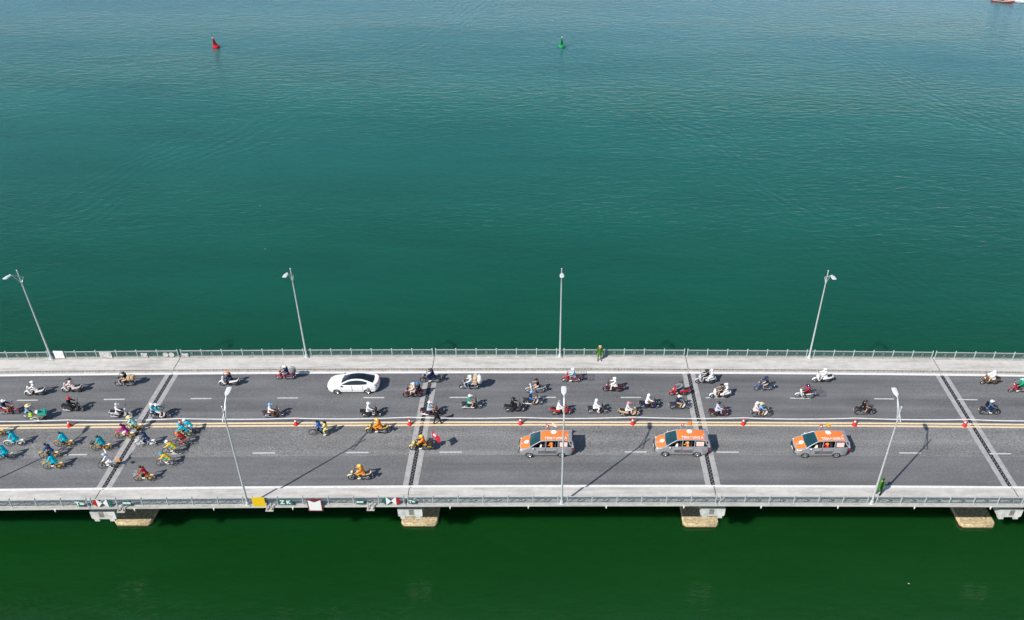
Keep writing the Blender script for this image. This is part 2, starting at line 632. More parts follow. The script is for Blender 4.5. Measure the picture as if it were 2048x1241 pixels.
# piers
pier_label = {-25: 'concrete bridge pier one span before the red white green diamonds',
              0: 'concrete bridge pier below the diamonds with red on their outer side',
              25: 'concrete bridge pier with an orange painted letter on its footing',
              50: 'plain concrete bridge pier under the joint crossed by the middle van',
              75: 'concrete bridge pier under the joint past the lamp with the green guard',
              100: 'concrete bridge pier one span past the green guard'}
for jx in JOINTS:
    zz = zd(jx)
    pr = thing('bridge_pier', pier_label[jx], 'pier', 'piers of the bridge', (jx, -1.3, WATER_Z))
    zt = .42

    def oct_ring(hx, ya, yb, c, z):
        return [Vector((sx, y, z)) for sx, y in ((-hx + c, ya), (hx - c, ya), (hx, ya + c), (hx, yb - c), (hx - c, yb), (-hx + c, yb), (-hx, yb - c), (-hx, ya + c))]
    mb = MB().loft([oct_ring(1.6, -5.95, 5.95, .28, -1.2), oct_ring(1.6, -5.95, 5.95, .28, zt - .12), oct_ring(1.54, -5.87, 5.87, .26, zt)])
    pc = obj('pile_cap', mb, M_PILECAP, pr)
    obj('tide_band', MB().loft([oct_ring(1.615, -5.965, 5.965, .28, -.3), oct_ring(1.615, -5.965, 5.965, .28, .13)], cap=False), M_TIDE, pc)
    for cy in (-3.4, 3.4):
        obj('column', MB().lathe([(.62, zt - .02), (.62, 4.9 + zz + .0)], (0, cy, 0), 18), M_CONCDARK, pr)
    b0, b1 = 4.75 + zz, 5.62 + zz
    mb = MB()

    def cap_ring(y, k):
        return [Vector((x * k, y, z)) for x, z in ((-.90, b0), (.90, b0), (1.0, b0 + .08), (1.0, b1), (-1.0, b1), (-1.0, b0 + .08))]
    mb.loft([cap_ring(-8.95, 1), cap_ring(8.95, 1)])
    cr = obj('cross_head', mb, M_PIERW, pr)
    for s in (-1, 1):
        obj('bearing_block', MB().box((s * .62, -8.76, b0 - .12), (.40, .40, .26)), M_PIERW, cr)
    obj('stain', MB().box((.12 * (1 if jx % 50 else -1), -8.952, b0 + .5), (.42, .008, .62)), mat('stain_grime', (.22, .21, .19), .95, var=.5, scale=5), cr)
    if jx == 25:
        e = obj('painted_letter', txt_mesh('E', .55, .004), mat('orange_mark', (.80, .36, .03), .7, var=.15, scale=6), pc)
        e.location = (.02, -4.16, zt + .006)
        e2 = obj('painted_letter', txt_mesh('F', .45, .004), mat('orange_mark'), pc)
        e2.location = (.06, -4.50, zt + .006)

# ------------------------------------------------------------------ railings
PW = 1.985                                            # one panel


def panel_mesh(wd, emblem=True):
    mb = MB()
    h0, h1 = .12, .68
    n = max(2, int(wd / .105))
    for i in range(1, n):
        x = -wd / 2 + wd * i / n
        if emblem and abs(x) < .30:
            continue
        mb.box((x, 0, (h0 + h1) / 2), (.030, .02, h1 - h0))
    mb.box((0, 0, h0), (wd, .03, .035))
    mb.box((0, 0, h1), (wd, .03, .035))
    return mb


def emblem_mesh():
    mb = MB()
    for s in (-1, 1):
        mb.box((s * .31, 0, .43), (.035, .024, .60))
        mb.tube([(s * .24, 0, .17), (s * .12, 0, .40), (s * .20, 0, .66)], .018, 5)
    mb.prof([(-.14, .36), (.14, .36), (.09, .58), (-.09, .58)], .008, 0)
    mb.prof([(-.22, .18), (.22, .18), (.14, .28), (-.14, .28)], .008, 0)
    return mb


def post_mesh():
    mb = MB().tube([(0, 0, -.01), (0, 0, .86)], .056, 8)
    mb.ell((0, 0, .885), (.068, .068, .06), 8, 5)
    mb.box((0, 0, .0), (.17, .17, .025))
    mb.box((0, .055, .10), (.03, .06, .2))
    return mb


PANEL = panel_mesh(PW - .09).mesh('railing_panel')
EMBLEM = emblem_mesh().mesh('panel_emblem')
SHORT = panel_mesh(.62, False).mesh('short_railing_panel')
POST = post_mesh().mesh('post', 40)
FAR_LBL = ['grey steel railing on the outer edge two spans before the white boards', 'grey steel railing holding blank white boards on the outer edge',
           'grey steel railing beside the lone white car', 'grey steel railing with a green-uniformed guard against it',
           'grey steel railing past the guard, beside the maroon and blue motorbikes', 'grey steel railing beside the motorbike rider in green', 'grey steel railing beyond the rider in green']
NEAR_LBL = ['grey steel railing two spans before the diamond navigation marks', 'grey steel railing beside the aqua-robed cyclists',
            'grey steel railing carrying yellow board and maroon-framed white board', 'plain grey steel railing beside the first orange-roofed van',
            'grey steel railing with green guard standing behind it', 'grey steel railing past the lamp with the green guard', 'grey steel railing on the last span past the pale pier']
for side, yy, labels in (('far', Y_RAIL_F, FAR_LBL), ('near', Y_RAIL_N, NEAR_LBL)):
    for si, (xa, xb) in enumerate(SPANS):
        rr = thing('railing', labels[si], 'railing', 'railings of the bridge', (xa, yy, zd(xa) + .232))

        def place(name, me, m, x, par=None):
            o = obj(name, me, m, par or rr)
            if par is None:
                o.location = (x - xa, 0, zd(x) - zd(xa))
                o.rotation_euler = (0, -math.atan(slope(x)), 0) if name != 'post' else (0, 0, 0)
            return o
        xs = []
        for a, b in ((xa + .17, xa + 12.5 - .37), (xa + 12.5 + .37, xb - .17)):
            for i in range(7):
                xs.append(a + (b - a) * i / 6)
        for i, x in enumerate(xs):
            place('post', POST, M_RAIL, x)
        for i in range(13):
            xm = (xs[i] + xs[i + 1]) / 2
            if i == 6:
                place('railing_panel', SHORT, M_RAILPANEL, xm)
                continue
            p = place('railing_panel', PANEL, M_RAILPANEL, xm)
            place('panel_emblem', EMBLEM, M_RAILPANEL, 0, p)
        tr, brl = MB(), MB()
        pts = [(x - xa, 0, zd(x) - zd(xa)) for x in [xa + .1 + 24.8 * i / 10 for i in range(11)]]
        tr.tube([(x, 0, z + .76) for x, _, z in pts], .036, 8)
        obj('top_rail', tr, M_RAIL, rr)
        brl.tube([(x, 0, z + .055) for x, _, z in pts], .03, 6)
        obj('bottom_rail', brl, M_RAIL, rr)

# ------------------------------------------------------------------ street lamps
H_POLE = 10.15


def lamp_parts():
    P = []
    P.append(('pole', MB().tube([(0, 0, .25), (0, 0, 1.2), (0, 0, 8.6), (0, 0, H_POLE)], [.092, .086, .056, .045], 10).mesh('pole', 40), M_GALV, None))
    P.append(('finial', MB().ell((0, 0, H_POLE + .03), (.075, .075, .07), 8, 5).mesh('finial', 40), M_GALV, None))
    mb = MB().box((0, 0, .03), (.46, .40, .06))
    mb.lathe([(.16, .05), (.16, .22), (.115, .36)], (0, 0, 0), 10)
    P.append(('base_plate', mb.mesh('base_plate', 40), M_GALV, None))
    # a bowed bracket passes the pole and carries the head over the road (+y)
    up_ = [(0, -.52, 9.18), (0, -.25, 9.36), (0, .0, 9.50), (0, .45, 9.85), (0, .85, 10.20), (0, 1.10, 10.38)]
    P.append(('arm', MB().tube(up_, [.035, .045, .055, .05, .045, .045], 7).mesh('arm', 40), M_GALV, None))
    P.append(('strut', MB().tube([(.0, .03, 8.75), (0, .22, 9.15), (0, .55, 9.70), (0, .95, 10.22)], .03, 6).mesh('strut', 40), M_GALV, None))
    P.append(('strut', MB().tube([(.0, -.03, 8.75), (0, -.20, 8.95), (0, -.52, 9.18)], .03, 6).mesh('strut', 40), M_GALV, None))
    rings = []
    for y, wd, t in ((1.0, .05, .045), (1.10, .09, .055), (1.26, .175, .065), (1.36, .20, .07), (1.84, .205, .07), (1.92, .185, .055), (1.96, .13, .03)):
        z = 10.33 + (y - 1.0) * .12
        ring = []
        for k in range(16):
            c_, s_ = math.cos(2 * PI * k / 16), math.sin(2 * PI * k / 16)
            ring.append(Vector((wd * math.copysign(abs(c_) ** .55, c_), y, z + t * (.8 if s_ > 0 else .5) * math.copysign(abs(s_) ** .7, s_))))
        rings.append(ring)
    P.append(('lamp_head', MB().loft(rings).mesh('lamp_head', 50), mat('lamp_housing', (.70, .71, .72), .35, .1, var=.05), None))
    P.append(('lens', MB().ell((0, 1.6, 10.34), (.17, .27, .04), 12, 4).mesh('lens', 60), M_LENS, len(P) - 1))
    return P


LP = lamp_parts()
for i, (x, lbl) in enumerate([(-12.55, 'tall grey street lamp on the seaward edge beside a white board'), (12.42, 'tall grey street lamp on the seaward edge nearer the white car'),
                              (37.45, 'tall grey street lamp on the seaward edge nearest the guard in green'), (62.38, 'tall grey street lamp on the seaward edge past the guard'),
                              (87.4, 'tall grey street lamp on the seaward edge near the rider in green')]):
    instantiate(LP, thing('street_lamp', lbl, 'street lamp', 'street lamps on the bridge', (x, 8.40, zd(x) + .23), PI), {})
for i, (x, lbl) in enumerate([(-12.6, 'tall grey street lamp whose pole shadow crosses the aqua-robed cyclists'), (12.43, 'tall grey street lamp rising next to the yellow board'),
                              (37.42, 'tall grey street lamp rising in front of the first orange-roofed van'), (62.50, 'tall grey street lamp with green-uniformed guard at its foot'),
                              (87.5, 'tall grey street lamp one span past the near guard')]):
    instantiate(LP, thing('street_lamp', lbl, 'street lamp', 'street lamps on the bridge', (x, -11.19, zd(x) + .23), 0), {})

# ------------------------------------------------------------------ signs on the railings
def board(name, label, x, z0, z1, wd, y, m, extra=None, cat='sign', group=None):
    r = thing(name, label, cat, group, (x, y, zd(x) + z0))
    obj('plate', MB().box((0, 0, (z1 - z0) / 2), (wd, .03, z1 - z0)), m, r)
    for s in (-1, 1):
        obj('bracket', MB().box((s * wd * .3, .07 if y < 0 else -.07, (z1 - z0) * .6), (.04, .12, .05)), M_GALV, r)
    return r


M_SGREEN = mat('sign_green', (.015, .13, .10), .5, var=.15, scale=5)
M_SRED = mat('sign_red', (.42, .012, .02), .5, var=.12, scale=5)
M_SYEL = mat('sign_yellow', (.78, .50, .01), .5, var=.08, scale=5)
M_SMAR = mat('sign_maroon', (.16, .03, .035), .5, var=.15, scale=5)


def diamond(label, x, z, left, right):
    r = thing('diamond_sign', label, 'sign', 'diamond navigation marks', (x, -11.36, zd(x) + z))
    hw, hh = .40, .46
    for pts, m in ((((-hw, 0), (0, -hh), (0, hh)), left), (((hw, 0), (0, hh), (0, -hh)), right)):
        mb = MB().loft([[Vector((px, -.015, pz + hh)) for px, pz in pts], [Vector((px, .015, pz + hh)) for px, pz in pts]])
        obj('half_plate', mb, m, r)
    obj('bracket', MB().box((0, .09, hh), (.06, .16, .06)), M_GALV, r)


diamond('diamond sign, red half and white half, touching its white and green twin', .72, .29, M_SRED, M_SIGNWHITE)
diamond('diamond sign, white half and green half, touching its red and white twin', 1.56, .29, M_SIGNWHITE, M_SGREEN)
diamond('diamond sign, green half and white half, above the orange-lettered pier', 23.46, .29, M_SGREEN, M_SIGNWHITE)
diamond('diamond sign, white half and red half, above the orange-lettered pier', 24.26, .29, M_SIGNWHITE, M_SRED)
board('yellow_board', 'plain square yellow board on the railing beside a street lamp', 13.42, .25, 1.24, .97, -11.36, M_SYEL)
wb = board('framed_board', 'white board in maroon frame with a notch at its top', 17.82, -.22, 1.12, 1.18, -11.46, M_SMAR)
obj('white_face', MB().loft([[Vector((px, y, pz)) for px, pz in ((-.48, .09), (.48, .09), (.50, 1.22), (0, .98), (-.50, 1.22))] for y in (-.024, -.016)]), M_SIGNWHITE, wb)
GL = [('small green sign with two white marks before the red diamond', -.65, .38, 1.0, .55, 'T='), ('small green sign with white marks past the green diamond', 3.04, .42, .98, .5, '=='),
      ('long green sign with two white characters past the yellow board', 15.5, .38, .94, 1.2, 'Z K'), ('small green sign with white marks between framed board and green diamond', 21.38, .38, .88, .62, '=='),
      ('small green sign with white marks just past the red diamond', 25.5, .42, .88, .56, 'T=')]
for lbl, x, z0, z1, wd, s in GL:
    b_ = board('green_sign', lbl, x, z0, z1, wd, -11.34, M_SGREEN, group='small green signs')
    t_ = obj('lettering', txt_mesh(s, (z1 - z0) * .95, .004), M_SIGNWHITE, b_)
    t_.location = (0, -.021, (z1 - z0) / 2)
    t_.rotation_euler = (PI / 2, 0, 0)
for lbl, x in (('small bracket with two lamp posts beside the diamonds with outer red', 2.5), ('small bracket with two lamp posts beside the yellow board', 14.2), ('small bracket with two lamp posts beside the inner green diamond', 22.2)):
    r = thing('light_bracket', lbl, 'bracket', 'navigation light brackets', (x, -11.50, zd(x) + .0))
    obj('shelf', MB().box((0, 0, 0), (.62, .34, .06)), M_CONCDIRTY, r)
    for s in (-1, 1):
        obj('lamp_post', MB().tube([(s * .18, 0, .03), (s * .18, 0, .72)], .05, 8), M_GALV, r)
        obj('navigation_light', MB().ell((s * .18, -.06, .14), (.07, .07, .09), 8, 5), mat('amber_lens', (.5, .34, .16), .3), r)
M_OLDB = mat('stained_board', (.50, .50, .48), .8, var=.45, scale=3.2)
for lbl, x, z0, z1, wd, m in (('plain white signboard tied to the railing by a lamp', -11.72, .3, 1.16, .92, M_SIGNWHITE), ('stained grey signboard on the railing past the white one', -7.2, .3, .96, 1.15, M_OLDB),
                              ('small stained board low on the railing next to the two round boards', -3.45, .3, .80, .6, M_OLDB), ('small stained board just past the first far joint', .55, .3, .72, .6, M_OLDB)):
    board('signboard', lbl, x, z0, z1, wd, 8.47, m)
for dx, lbl in ((-1.36, 'round pale disc board beside its twin on the railing'), (-.78, 'round pale disc board nearest the first far joint')):
    r = thing('disc_board', lbl, 'sign', None, (dx, 8.47, zd(dx) + .3))
    obj('plate', MB().loft([[Vector((.27 * math.cos(2 * PI * k / 16), y, .28 + .27 * math.sin(2 * PI * k / 16))) for k in range(16)] for y in (-.015, .015)]), M_OLDB, r)


# ------------------------------------------------------------------ two-wheelers
def wheel(parts, x, rad, tr, key='rim', hw=.05, spokes=6):
    mb = MB().torus((x, 0, rad), rad - tr * 1.6, tr * .55, 20, 5)
    mb.tube([(x, -hw, rad), (x, hw, rad)], .055, 8)
    for k in range(spokes):
        a = 2 * PI * k / spokes + .3
        mb.tube([(x, 0, rad), (x + (rad - tr * 1.6) * math.cos(a), 0, rad + (rad - tr * 1.6) * math.sin(a))], .016 if spokes < 9 else .006, 4)
    parts.append(('wheel', mb.mesh('wheel', 40), key, None))
    parts.append(('tyre', MB().torus((x, 0, rad), rad - tr, tr, 24, 7).mesh('tyre', 60), M_RUBBER, len(parts) - 1))


def fender(x, rad, a0, a1, hw, n=8):
    rings = []
    for i in range(n + 1):
        a = R(a0 + (a1 - a0) * i / n)
        c, s = math.cos(a), math.sin(a)
        rings.append([Vector((x + q * c, y, rad + q * s)) for y, q in ((-hw, rad - .0), (-hw * .7, rad + .035), (0, rad + .045), (hw * .7, rad + .035), (hw, rad), (hw * .8, rad - .005), (0, rad + .03), (-hw * .8, rad - .005))])
    return MB().loft(rings)


def common(P, bar_x, bar_z, bar_hw, mirror=True):
    mb = MB().tube([(bar_x - .09, -bar_hw, bar_z - .02), (bar_x, -.12, bar_z + .02), (bar_x, .12, bar_z + .02), (bar_x - .09, bar_hw, bar_z - .02)], .022, 6)
    for s in (-1, 1):
        mb.tube([(bar_x - .05, s * bar_hw * .6, bar_z - .01), (bar_x - .1, s * (bar_hw + .02), bar_z - .025)], .032, 6)
    P.append(('handlebar', mb.mesh('handlebar', 40), M_BLACKPL, None))
    if mirror:
        for s in (-1, 1):
            mb = MB().tube([(bar_x - .03, s * bar_hw * .7, bar_z), (bar_x - .0, s * bar_hw * .95, bar_z + .17)], .010, 5)
            mb.ell((bar_x, s * bar_hw * 1.02, bar_z + .20), (.025, .075, .05), 8, 5)
            P.append(('mirror', mb.mesh('mirror', 50), M_BLACKPL, None))


def scooter():
    P = []
    wheel(P, .65, .275, .058)
    wheel(P, -.64, .275, .062)
    P.append(('rear_body', MB().prof([(-.06, .44), (-.10, .52), (-.15, .62), (-.30, .69), (-.70, .74), (-.99, .83), (-1.02, .77), (-.88, .62), (-.58, .54), (-.30, .47)], .175).mesh('rear_body', 40), 'paint', None))
    P.append(('lower_cover', MB().prof([(-.04, .26), (-.08, .45), (-.30, .48), (-.58, .53), (-.62, .46), (-.44, .28)], .15).mesh('lower_cover', 40), M_BLACKPL, None))
    P.append(('seat', MB().prof([(-.13, .66), (-.10, .73), (-.30, .755), (-.55, .79), (-.90, .865), (-.93, .83), (-.68, .75), (-.3, .69)], .15).mesh('seat', 40), M_VINYL, None))
    P.append(('leg_shield', MB().prof([(.22, .28), (.36, .30), (.52, .46), (.58, .66), (.54, .90), (.46, 1.01), (.39, 1.0), (.40, .70), (.34, .44), (.24, .36)], .20).mesh('leg_shield', 40), 'paint', None))
    P.append(('footboard', MB().prof([(-.10, .24), (.30, .24), (.30, .32), (-.10, .33)], .18).mesh('footboard', 40), M_BLACKPL, None))
    P.append(('front_fender', fender(.65, .285, 10, 165, .085).mesh('front_fender', 50), 'paint', None))
    P.append(('fork', MB().tube([(.54, -.07, .72), (.65, -.08, .275)], .028, 6).tube([(.54, .07, .72), (.65, .08, .275)], .028, 6).mesh('fork', 40), M_BLACKPL, None))
    P.append(('engine', MB().prof([(-.30, .26), (-.38, .40), (-.60, .44), (-.76, .34), (-.70, .22), (-.42, .20)], .07, y0=.09).mesh('engine', 40), M_ENGINE, None))
    P.append(('exhaust', MB().tube([(-.30, -.14, .24), (-.46, -.17, .26), (-.92, -.18, .37)], [.03, .055, .06], 8).mesh('exhaust', 40), 'muffler', None))
    P.append(('rear_mudguard', MB().prof([(-.95, .74), (-1.04, .56), (-1.06, .42), (-1.03, .42), (-.93, .64)], .07).mesh('rear_mudguard', 40), M_BLACKPL, None))
    common(P, .43, 1.03, .31)
    P.append(('handlebar_cowl', MB().ell((.46, 0, 1.02), (.11, .17, .085), 10, 6).mesh('handlebar_cowl', 60), 'paint', None))
    P.append(('headlight', MB().ell((.575, 0, .80), (.04, .11, .08), 10, 6).mesh('headlight', 60), M_LENS, None))
    P.append(('tail_light', MB().ell((-1.01, 0, .77), (.03, .10, .04), 8, 5).mesh('tail_light', 60), M_REDLENS, None))
    P.append(('number_plate', MB().box((-1.055, 0, .60), (.012, .19, .15), Matrix.Rotation(R(-18), 3, 'Y')).mesh('number_plate'), M_PLATE, None))
    return P


def underbone():
    P = []
    wheel(P, .64, .29, .04, spokes=10)
    wheel(P, -.62, .29, .045, spokes=10)
    P.append(('leg_shield', MB().prof([(.20, .30), (.30, .32), (.46, .58), (.47, .82), (.41, .95), (.35, .93), (.36, .64), (.24, .40)], .19).mesh('leg_shield', 40), 'paint2', None))
    P.append(('body', MB().prof([(.34, .66), (.12, .53), (-.15, .57), (-.42, .66), (-.90, .77), (-.99, .74), (-.78, .60), (-.45, .48), (-.12, .44), (.12, .43), (.34, .52)], .105).mesh('body', 40), 'paint', None))
    P.append(('seat', MB().prof([(-.02, .62), (-.04, .70), (-.30, .73), (-.60, .77), (-.86, .82), (-.88, .77), (-.45, .67)], .13).mesh('seat', 40), M_VINYL, None))
    P.append(('engine', MB().prof([(-.16, .22), (.10, .22), (.24, .34), (.16, .44), (-.12, .44), (-.20, .36)], .12).mesh('engine', 40), M_ENGINE, None))
    P.append(('exhaust', MB().tube([(.18, -.10, .26), (-.1, -.15, .24), (-.35, -.16, .27), (-.95, -.17, .34)], [.022, .025, .045, .05], 8).mesh('exhaust', 40), 'muffler', None))
    P.append(('chain_cover', MB().prof([(-.10, .26), (-.14, .36), (-.60, .36), (-.72, .29), (-.60, .22)], .02, y0=.12).mesh('chain_cover', 40), M_ALU, None))
    P.append(('front_fender', fender(.64, .30, 25, 175, .06).mesh('front_fender', 50), 'paint', None))
    P.append(('rear_mudguard', fender(-.62, .31, 20, 160, .06).mesh('rear_mudguard', 50), M_BLACKPL, None))
    P.append(('fork', MB().tube([(.46, -.08, .80), (.64, -.08, .29)], .026, 6).tube([(.46, .08, .80), (.64, .08, .29)], .026, 6).mesh('fork', 40), M_ALU, None))
    P.append(('rear_shock', MB().tube([(-.50, -.13, .62), (-.62, -.13, .30)], .028, 6).tube([(-.50, .13, .62), (-.62, .13, .30)], .028, 6).mesh('rear_shock', 40), M_CHROME, None))
    P.append(('foot_peg', MB().tube([(.0, -.27, .29), (.0, .27, .29)], .022, 6).mesh('foot_peg', 40), M_BLACKPL, None))
    P.append(('grab_rail', MB().tube([(-.55, -.11, .76), (-.98, -.10, .83), (-1.02, 0, .84), (-.98, .10, .83), (-.55, .11, .76)], .014, 5).mesh('grab_rail', 40), M_CHROME, None))
    common(P, .38, 1.02, .31)
    P.append(('handlebar_cowl', MB().ell((.42, 0, 1.0), (.12, .13, .09), 10, 6).mesh('handlebar_cowl', 60), 'paint', None))
    P.append(('headlight', MB().ell((.52, 0, 1.0), (.035, .08, .065), 10, 6).mesh('headlight', 60), M_LENS, None))
    P.append(('tail_light', MB().ell((-1.0, 0, .72), (.035, .085, .045), 8, 5).mesh('tail_light', 60), M_REDLENS, None))
    P.append(('number_plate', MB().box((-1.01, 0, .57), (.012, .19, .14), Matrix.Rotation(R(-15), 3, 'Y')).mesh('number_plate'), M_PLATE, None))
    return P


def motorbike():
    P = []
    wheel(P, .70, .30, .052)
    wheel(P, -.66, .30, .06)
    P.append(('fuel_tank', MB().prof([(.30, .74), (.24, .90), (.06, .97), (-.10, .90), (-.18, .76), (.1, .68)], .16).mesh('fuel_tank', 40), 'paint', None))
    P.append(('side_fairing', MB().prof([(.46, .78), (.34, .84), (.05, .66), (-.05, .46), (.20, .34), (.40, .50)], .19).mesh('side_fairing', 40), 'paint2', None))
    P.append(('seat', MB().prof([(-.10, .74), (-.14, .84), (-.40, .80), (-.65, .84), (-.90, .92), (-.92, .86), (-.50, .72)], .13).mesh('seat', 40), M_VINYL, None))
    P.append(('tail_cowl', MB().prof([(-.22, .60), (-.22, .74), (-.60, .80), (-1.02, .92), (-1.05, .87), (-.75, .68)], .12).mesh('tail_cowl', 40), 'paint', None))
    P.append(('engine', MB().prof([(-.26, .24), (.16, .22), (.30, .36), (.18, .60), (-.14, .60), (-.30, .42)], .14).mesh('engine', 40), M_ENGINE, None))
    P.append(('exhaust', MB().tube([(.26, -.10, .34), (.12, -.14, .22), (-.30, -.16, .24), (-.92, -.19, .42)], [.025, .028, .05, .058], 8).mesh('exhaust', 40), 'muffler', None))
    P.append(('swing_arm', MB().tube([(-.18, -.11, .36), (-.66, -.11, .30)], .03, 6).tube([(-.18, .11, .36), (-.66, .11, .30)], .03, 6).mesh('swing_arm', 40), M_ALU, None))
    P.append(('fork', MB().tube([(.44, -.10, .98), (.70, -.10, .30)], .032, 6).tube([(.44, .10, .98), (.70, .10, .30)], .032, 6).mesh('fork', 40), M_BLACKPL, None))
    P.append(('front_fender', fender(.70, .31, 30, 160, .075).mesh('front_fender', 50), 'paint', None))
    P.append(('rear_mudguard', MB().prof([(-.95, .82), (-1.06, .60), (-1.09, .48), (-1.06, .48), (-.93, .70)], .07).mesh('rear_mudguard', 40), M_BLACKPL, None))
    P.append(('front_cowl', MB().ell((.52, 0, .92), (.12, .15, .15), 10, 6).mesh('front_cowl', 60), 'paint', None))
    P.append(('headlight', MB().ell((.62, 0, .92), (.04, .10, .07), 10, 6).mesh('headlight', 60), M_LENS, None))
    common(P, .36, 1.05, .34)
    P.append(('foot_peg', MB().tube([(-.06, -.27, .34), (-.06, .27, .34)], .022, 6).mesh('foot_peg', 40), M_BLACKPL, None))
    P.append(('tail_light', MB().ell((-1.05, 0, .87), (.03, .08, .035), 8, 5).mesh('tail_light', 60), M_REDLENS, None))
    P.append(('number_plate', MB().box((-1.085, 0, .60), (.012, .19, .14), Matrix.Rotation(R(-15), 3, 'Y')).mesh('number_plate'), M_PLATE, None))
    return P


def bicycle(basket=True, race=False):
    P = []
    rr = .34
    for x in (.56, -.54):
        wheel(P, x, rr, .02 if race else .024, key='rim', hw=.045, spokes=14)
    fr = MB()
    t = .019 if race else .026
    bb, st, hd = (-.08, 0, .29), (-.20, 0, .80), (.40, 0, .86)
    fr.tube([bb, st], t, 6)
    if race:
        fr.tube([(-.19, 0, .77), (.385, 0, .84)], t, 6)
    else:
        fr.tube([(-.13, 0, .50), (.10, 0, .52), (.395, 0, .80)], t, 6)
    fr.tube([bb, (.37, 0, .70)] if race else [bb, (.14, 0, .38), (.385, 0, .70)], t * 1.15, 6)
    fr.tube([(.43, 0, .62), hd], t * 1.1, 6)
    for s in (-1, 1):
        fr.tube([bb, (-.54, s * .06, rr)], t * .7, 5)
        fr.tube([(-.18, 0, .72), (-.54, s * .06, rr)], t * .6, 5)
    P.append(('frame', fr.mesh('frame', 40), 'paint', None))
    P.append(('fork', MB().tube([(.41, 0, .70), (.47, .055, .58), (.56, .055, rr)], .016, 5).tube([(.41, 0, .70), (.47, -.055, .58), (.56, -.055, rr)], .016, 5).mesh('fork', 40), 'fork', None))
    if race:
        hb = MB().tube([(.38, 0, .86), (.44, 0, .96), (.46, -.20, .97), (.54, -.21, .94), (.52, -.21, .86)], .016, 5).tube([(.44, 0, .96), (.46, .20, .97), (.54, .21, .94), (.52, .21, .86)], .016, 5)
    else:
        hb = MB().tube([(.38, 0, .84), (.36, 0, 1.02), (.34, -.16, 1.05), (.22, -.29, 1.03)], .016, 5).tube([(.36, 0, 1.02), (.34, .16, 1.05), (.22, .29, 1.03)], .016, 5)
    P.append(('handlebar', hb.mesh('handlebar', 40), M_BLACKPL, None))
    P.append(('saddle', MB().prof([(-.36, .86), (-.34, .91), (-.18, .90), (-.03, .885), (-.03, .86), (-.2, .84)], .07 if race else .10).tube([(-.20, 0, .78), (-.205, 0, .86)], .016, 5).mesh('saddle', 40), M_VINYL, None))
    cr = MB().torus((-.08, -.05, .29), .09, .012, 14, 4)
    cr.tube([(-.08, -.07, .29), (-.06, -.07, .12)], .012, 4)
    cr.tube([(-.08, .07, .29), (-.10, .07, .46)], .012, 4)
    P.append(('crank', cr.mesh('crank', 40), M_ALU, None))
    P.append(('pedal', MB().box((-.06, -.13, .12), (.09, .10, .025)).mesh('pedal'), M_BLACKPL, len(P) - 1))
    P.append(('pedal', MB().box((-.10, .13, .46), (.09, .10, .025)).mesh('pedal'), M_BLACKPL, len(P) - 2))
    if not race:
        P.append(('front_fender', fender(.56, rr + .005, 25, 175, .035).mesh('front_fender', 50), 'paint', None))
        P.append(('rear_fender', fender(-.54, rr + .005, -5, 165, .038).mesh('rear_fender', 50), 'paint', None))
        P.append(('chain_guard', MB().prof([(.02, .34), (-.04, .39), (-.52, .40), (-.58, .34), (-.50, .29), (-.04, .22), (.03, .26)], .012, y0=-.075).mesh('chain_guard', 40), 'paint', None))
        rk = MB()
        for y in (-.06, 0, .06):
            rk.tube([(-.28, y, .73), (-.84, y, .75)], .010, 4)
        rk.tube([(-.78, -.07, .75), (-.56, -.07, .36)], .010, 4).tube([(-.78, .07, .75), (-.56, .07, .36)], .010, 4).box((-.82, 0, .75), (.02, .15, .02))
        P.append(('rear_rack', rk.mesh('rear_rack', 40), 'paint', None))
    if basket:
        bk = MB()
        for z in (.80, .88, .96, 1.03):
            k = .84 + (z - .80) * .7
            bk.tube([(.62 - .13 * k, -.16 * k, z), (.62 + .13 * k, -.16 * k, z), (.62 + .13 * k, .16 * k, z), (.62 - .13 * k, .16 * k, z), (.62 - .13 * k, -.16 * k, z)], .010, 4)
        for i in range(6):
            x = .62 - .125 + .05 * i
            for y in (-.15, .15):
                bk.tube([(x, y * .86, .80), (x, y * 1.02, 1.03)], .007, 4)
        for i in range(5):
            y = -.12 + .06 * i
            for sx in (-.12, .13):
                bk.tube([(.62 + sx * .86, y, .80), (.62 + sx, y, 1.03)], .007, 4)
        bk.box((.62, 0, .80), (.22, .26, .012))
        P.append(('basket', bk.mesh('basket', 40), 'basket', None))
    return P


BIKES = {'scooter': scooter(), 'underbone': underbone(), 'motorbike': motorbike(), 'citybike': bicycle(True), 'plainbike': bicycle(False), 'racebike': bicycle(False, True)}


# ------------------------------------------------------------------ people
def skin_mesh(name, chain, sub=1):
    """chain: list of (parent index or None, (x, y, z), radius or (rx, ry)); one continuous skinned surface."""
    vs = [c[1] for c in chain]
    es = [(c[0], i) for i, c in enumerate(chain) if c[0] is not None]
    me = bpy.data.meshes.new(name + '_skeleton')
    me.from_pydata(vs, es, [])
    o = bpy.data.objects.new(name + '_skeleton', me)
    COL.objects.link(o)
    o.modifiers.new('skin', 'SKIN').use_smooth_shade = True
    if sub:
        s = o.modifiers.new('sub', 'SUBSURF')
        s.levels = sub
        s.render_levels = sub
    lay = me.skin_vertices[0].data
    for i, c in enumerate(chain):
        r = c[2] if isinstance(c[2], tuple) else (c[2], c[2])
        lay[i].radius = r
        lay[i].use_root = (i == 0)
    dg = bpy.context.evaluated_depsgraph_get()
    out = bpy.data.meshes.new_from_object(o.evaluated_get(dg))
    out.name = name
    bpy.data.objects.remove(o)
    bpy.data.meshes.remove(me)
    out.materials.clear()
    return out


def lerp(a, b, t):
    return tuple(a[i] + (b[i] - a[i]) * t for i in range(3))


def sym(p):
    return (p[0], -p[1], p[2])


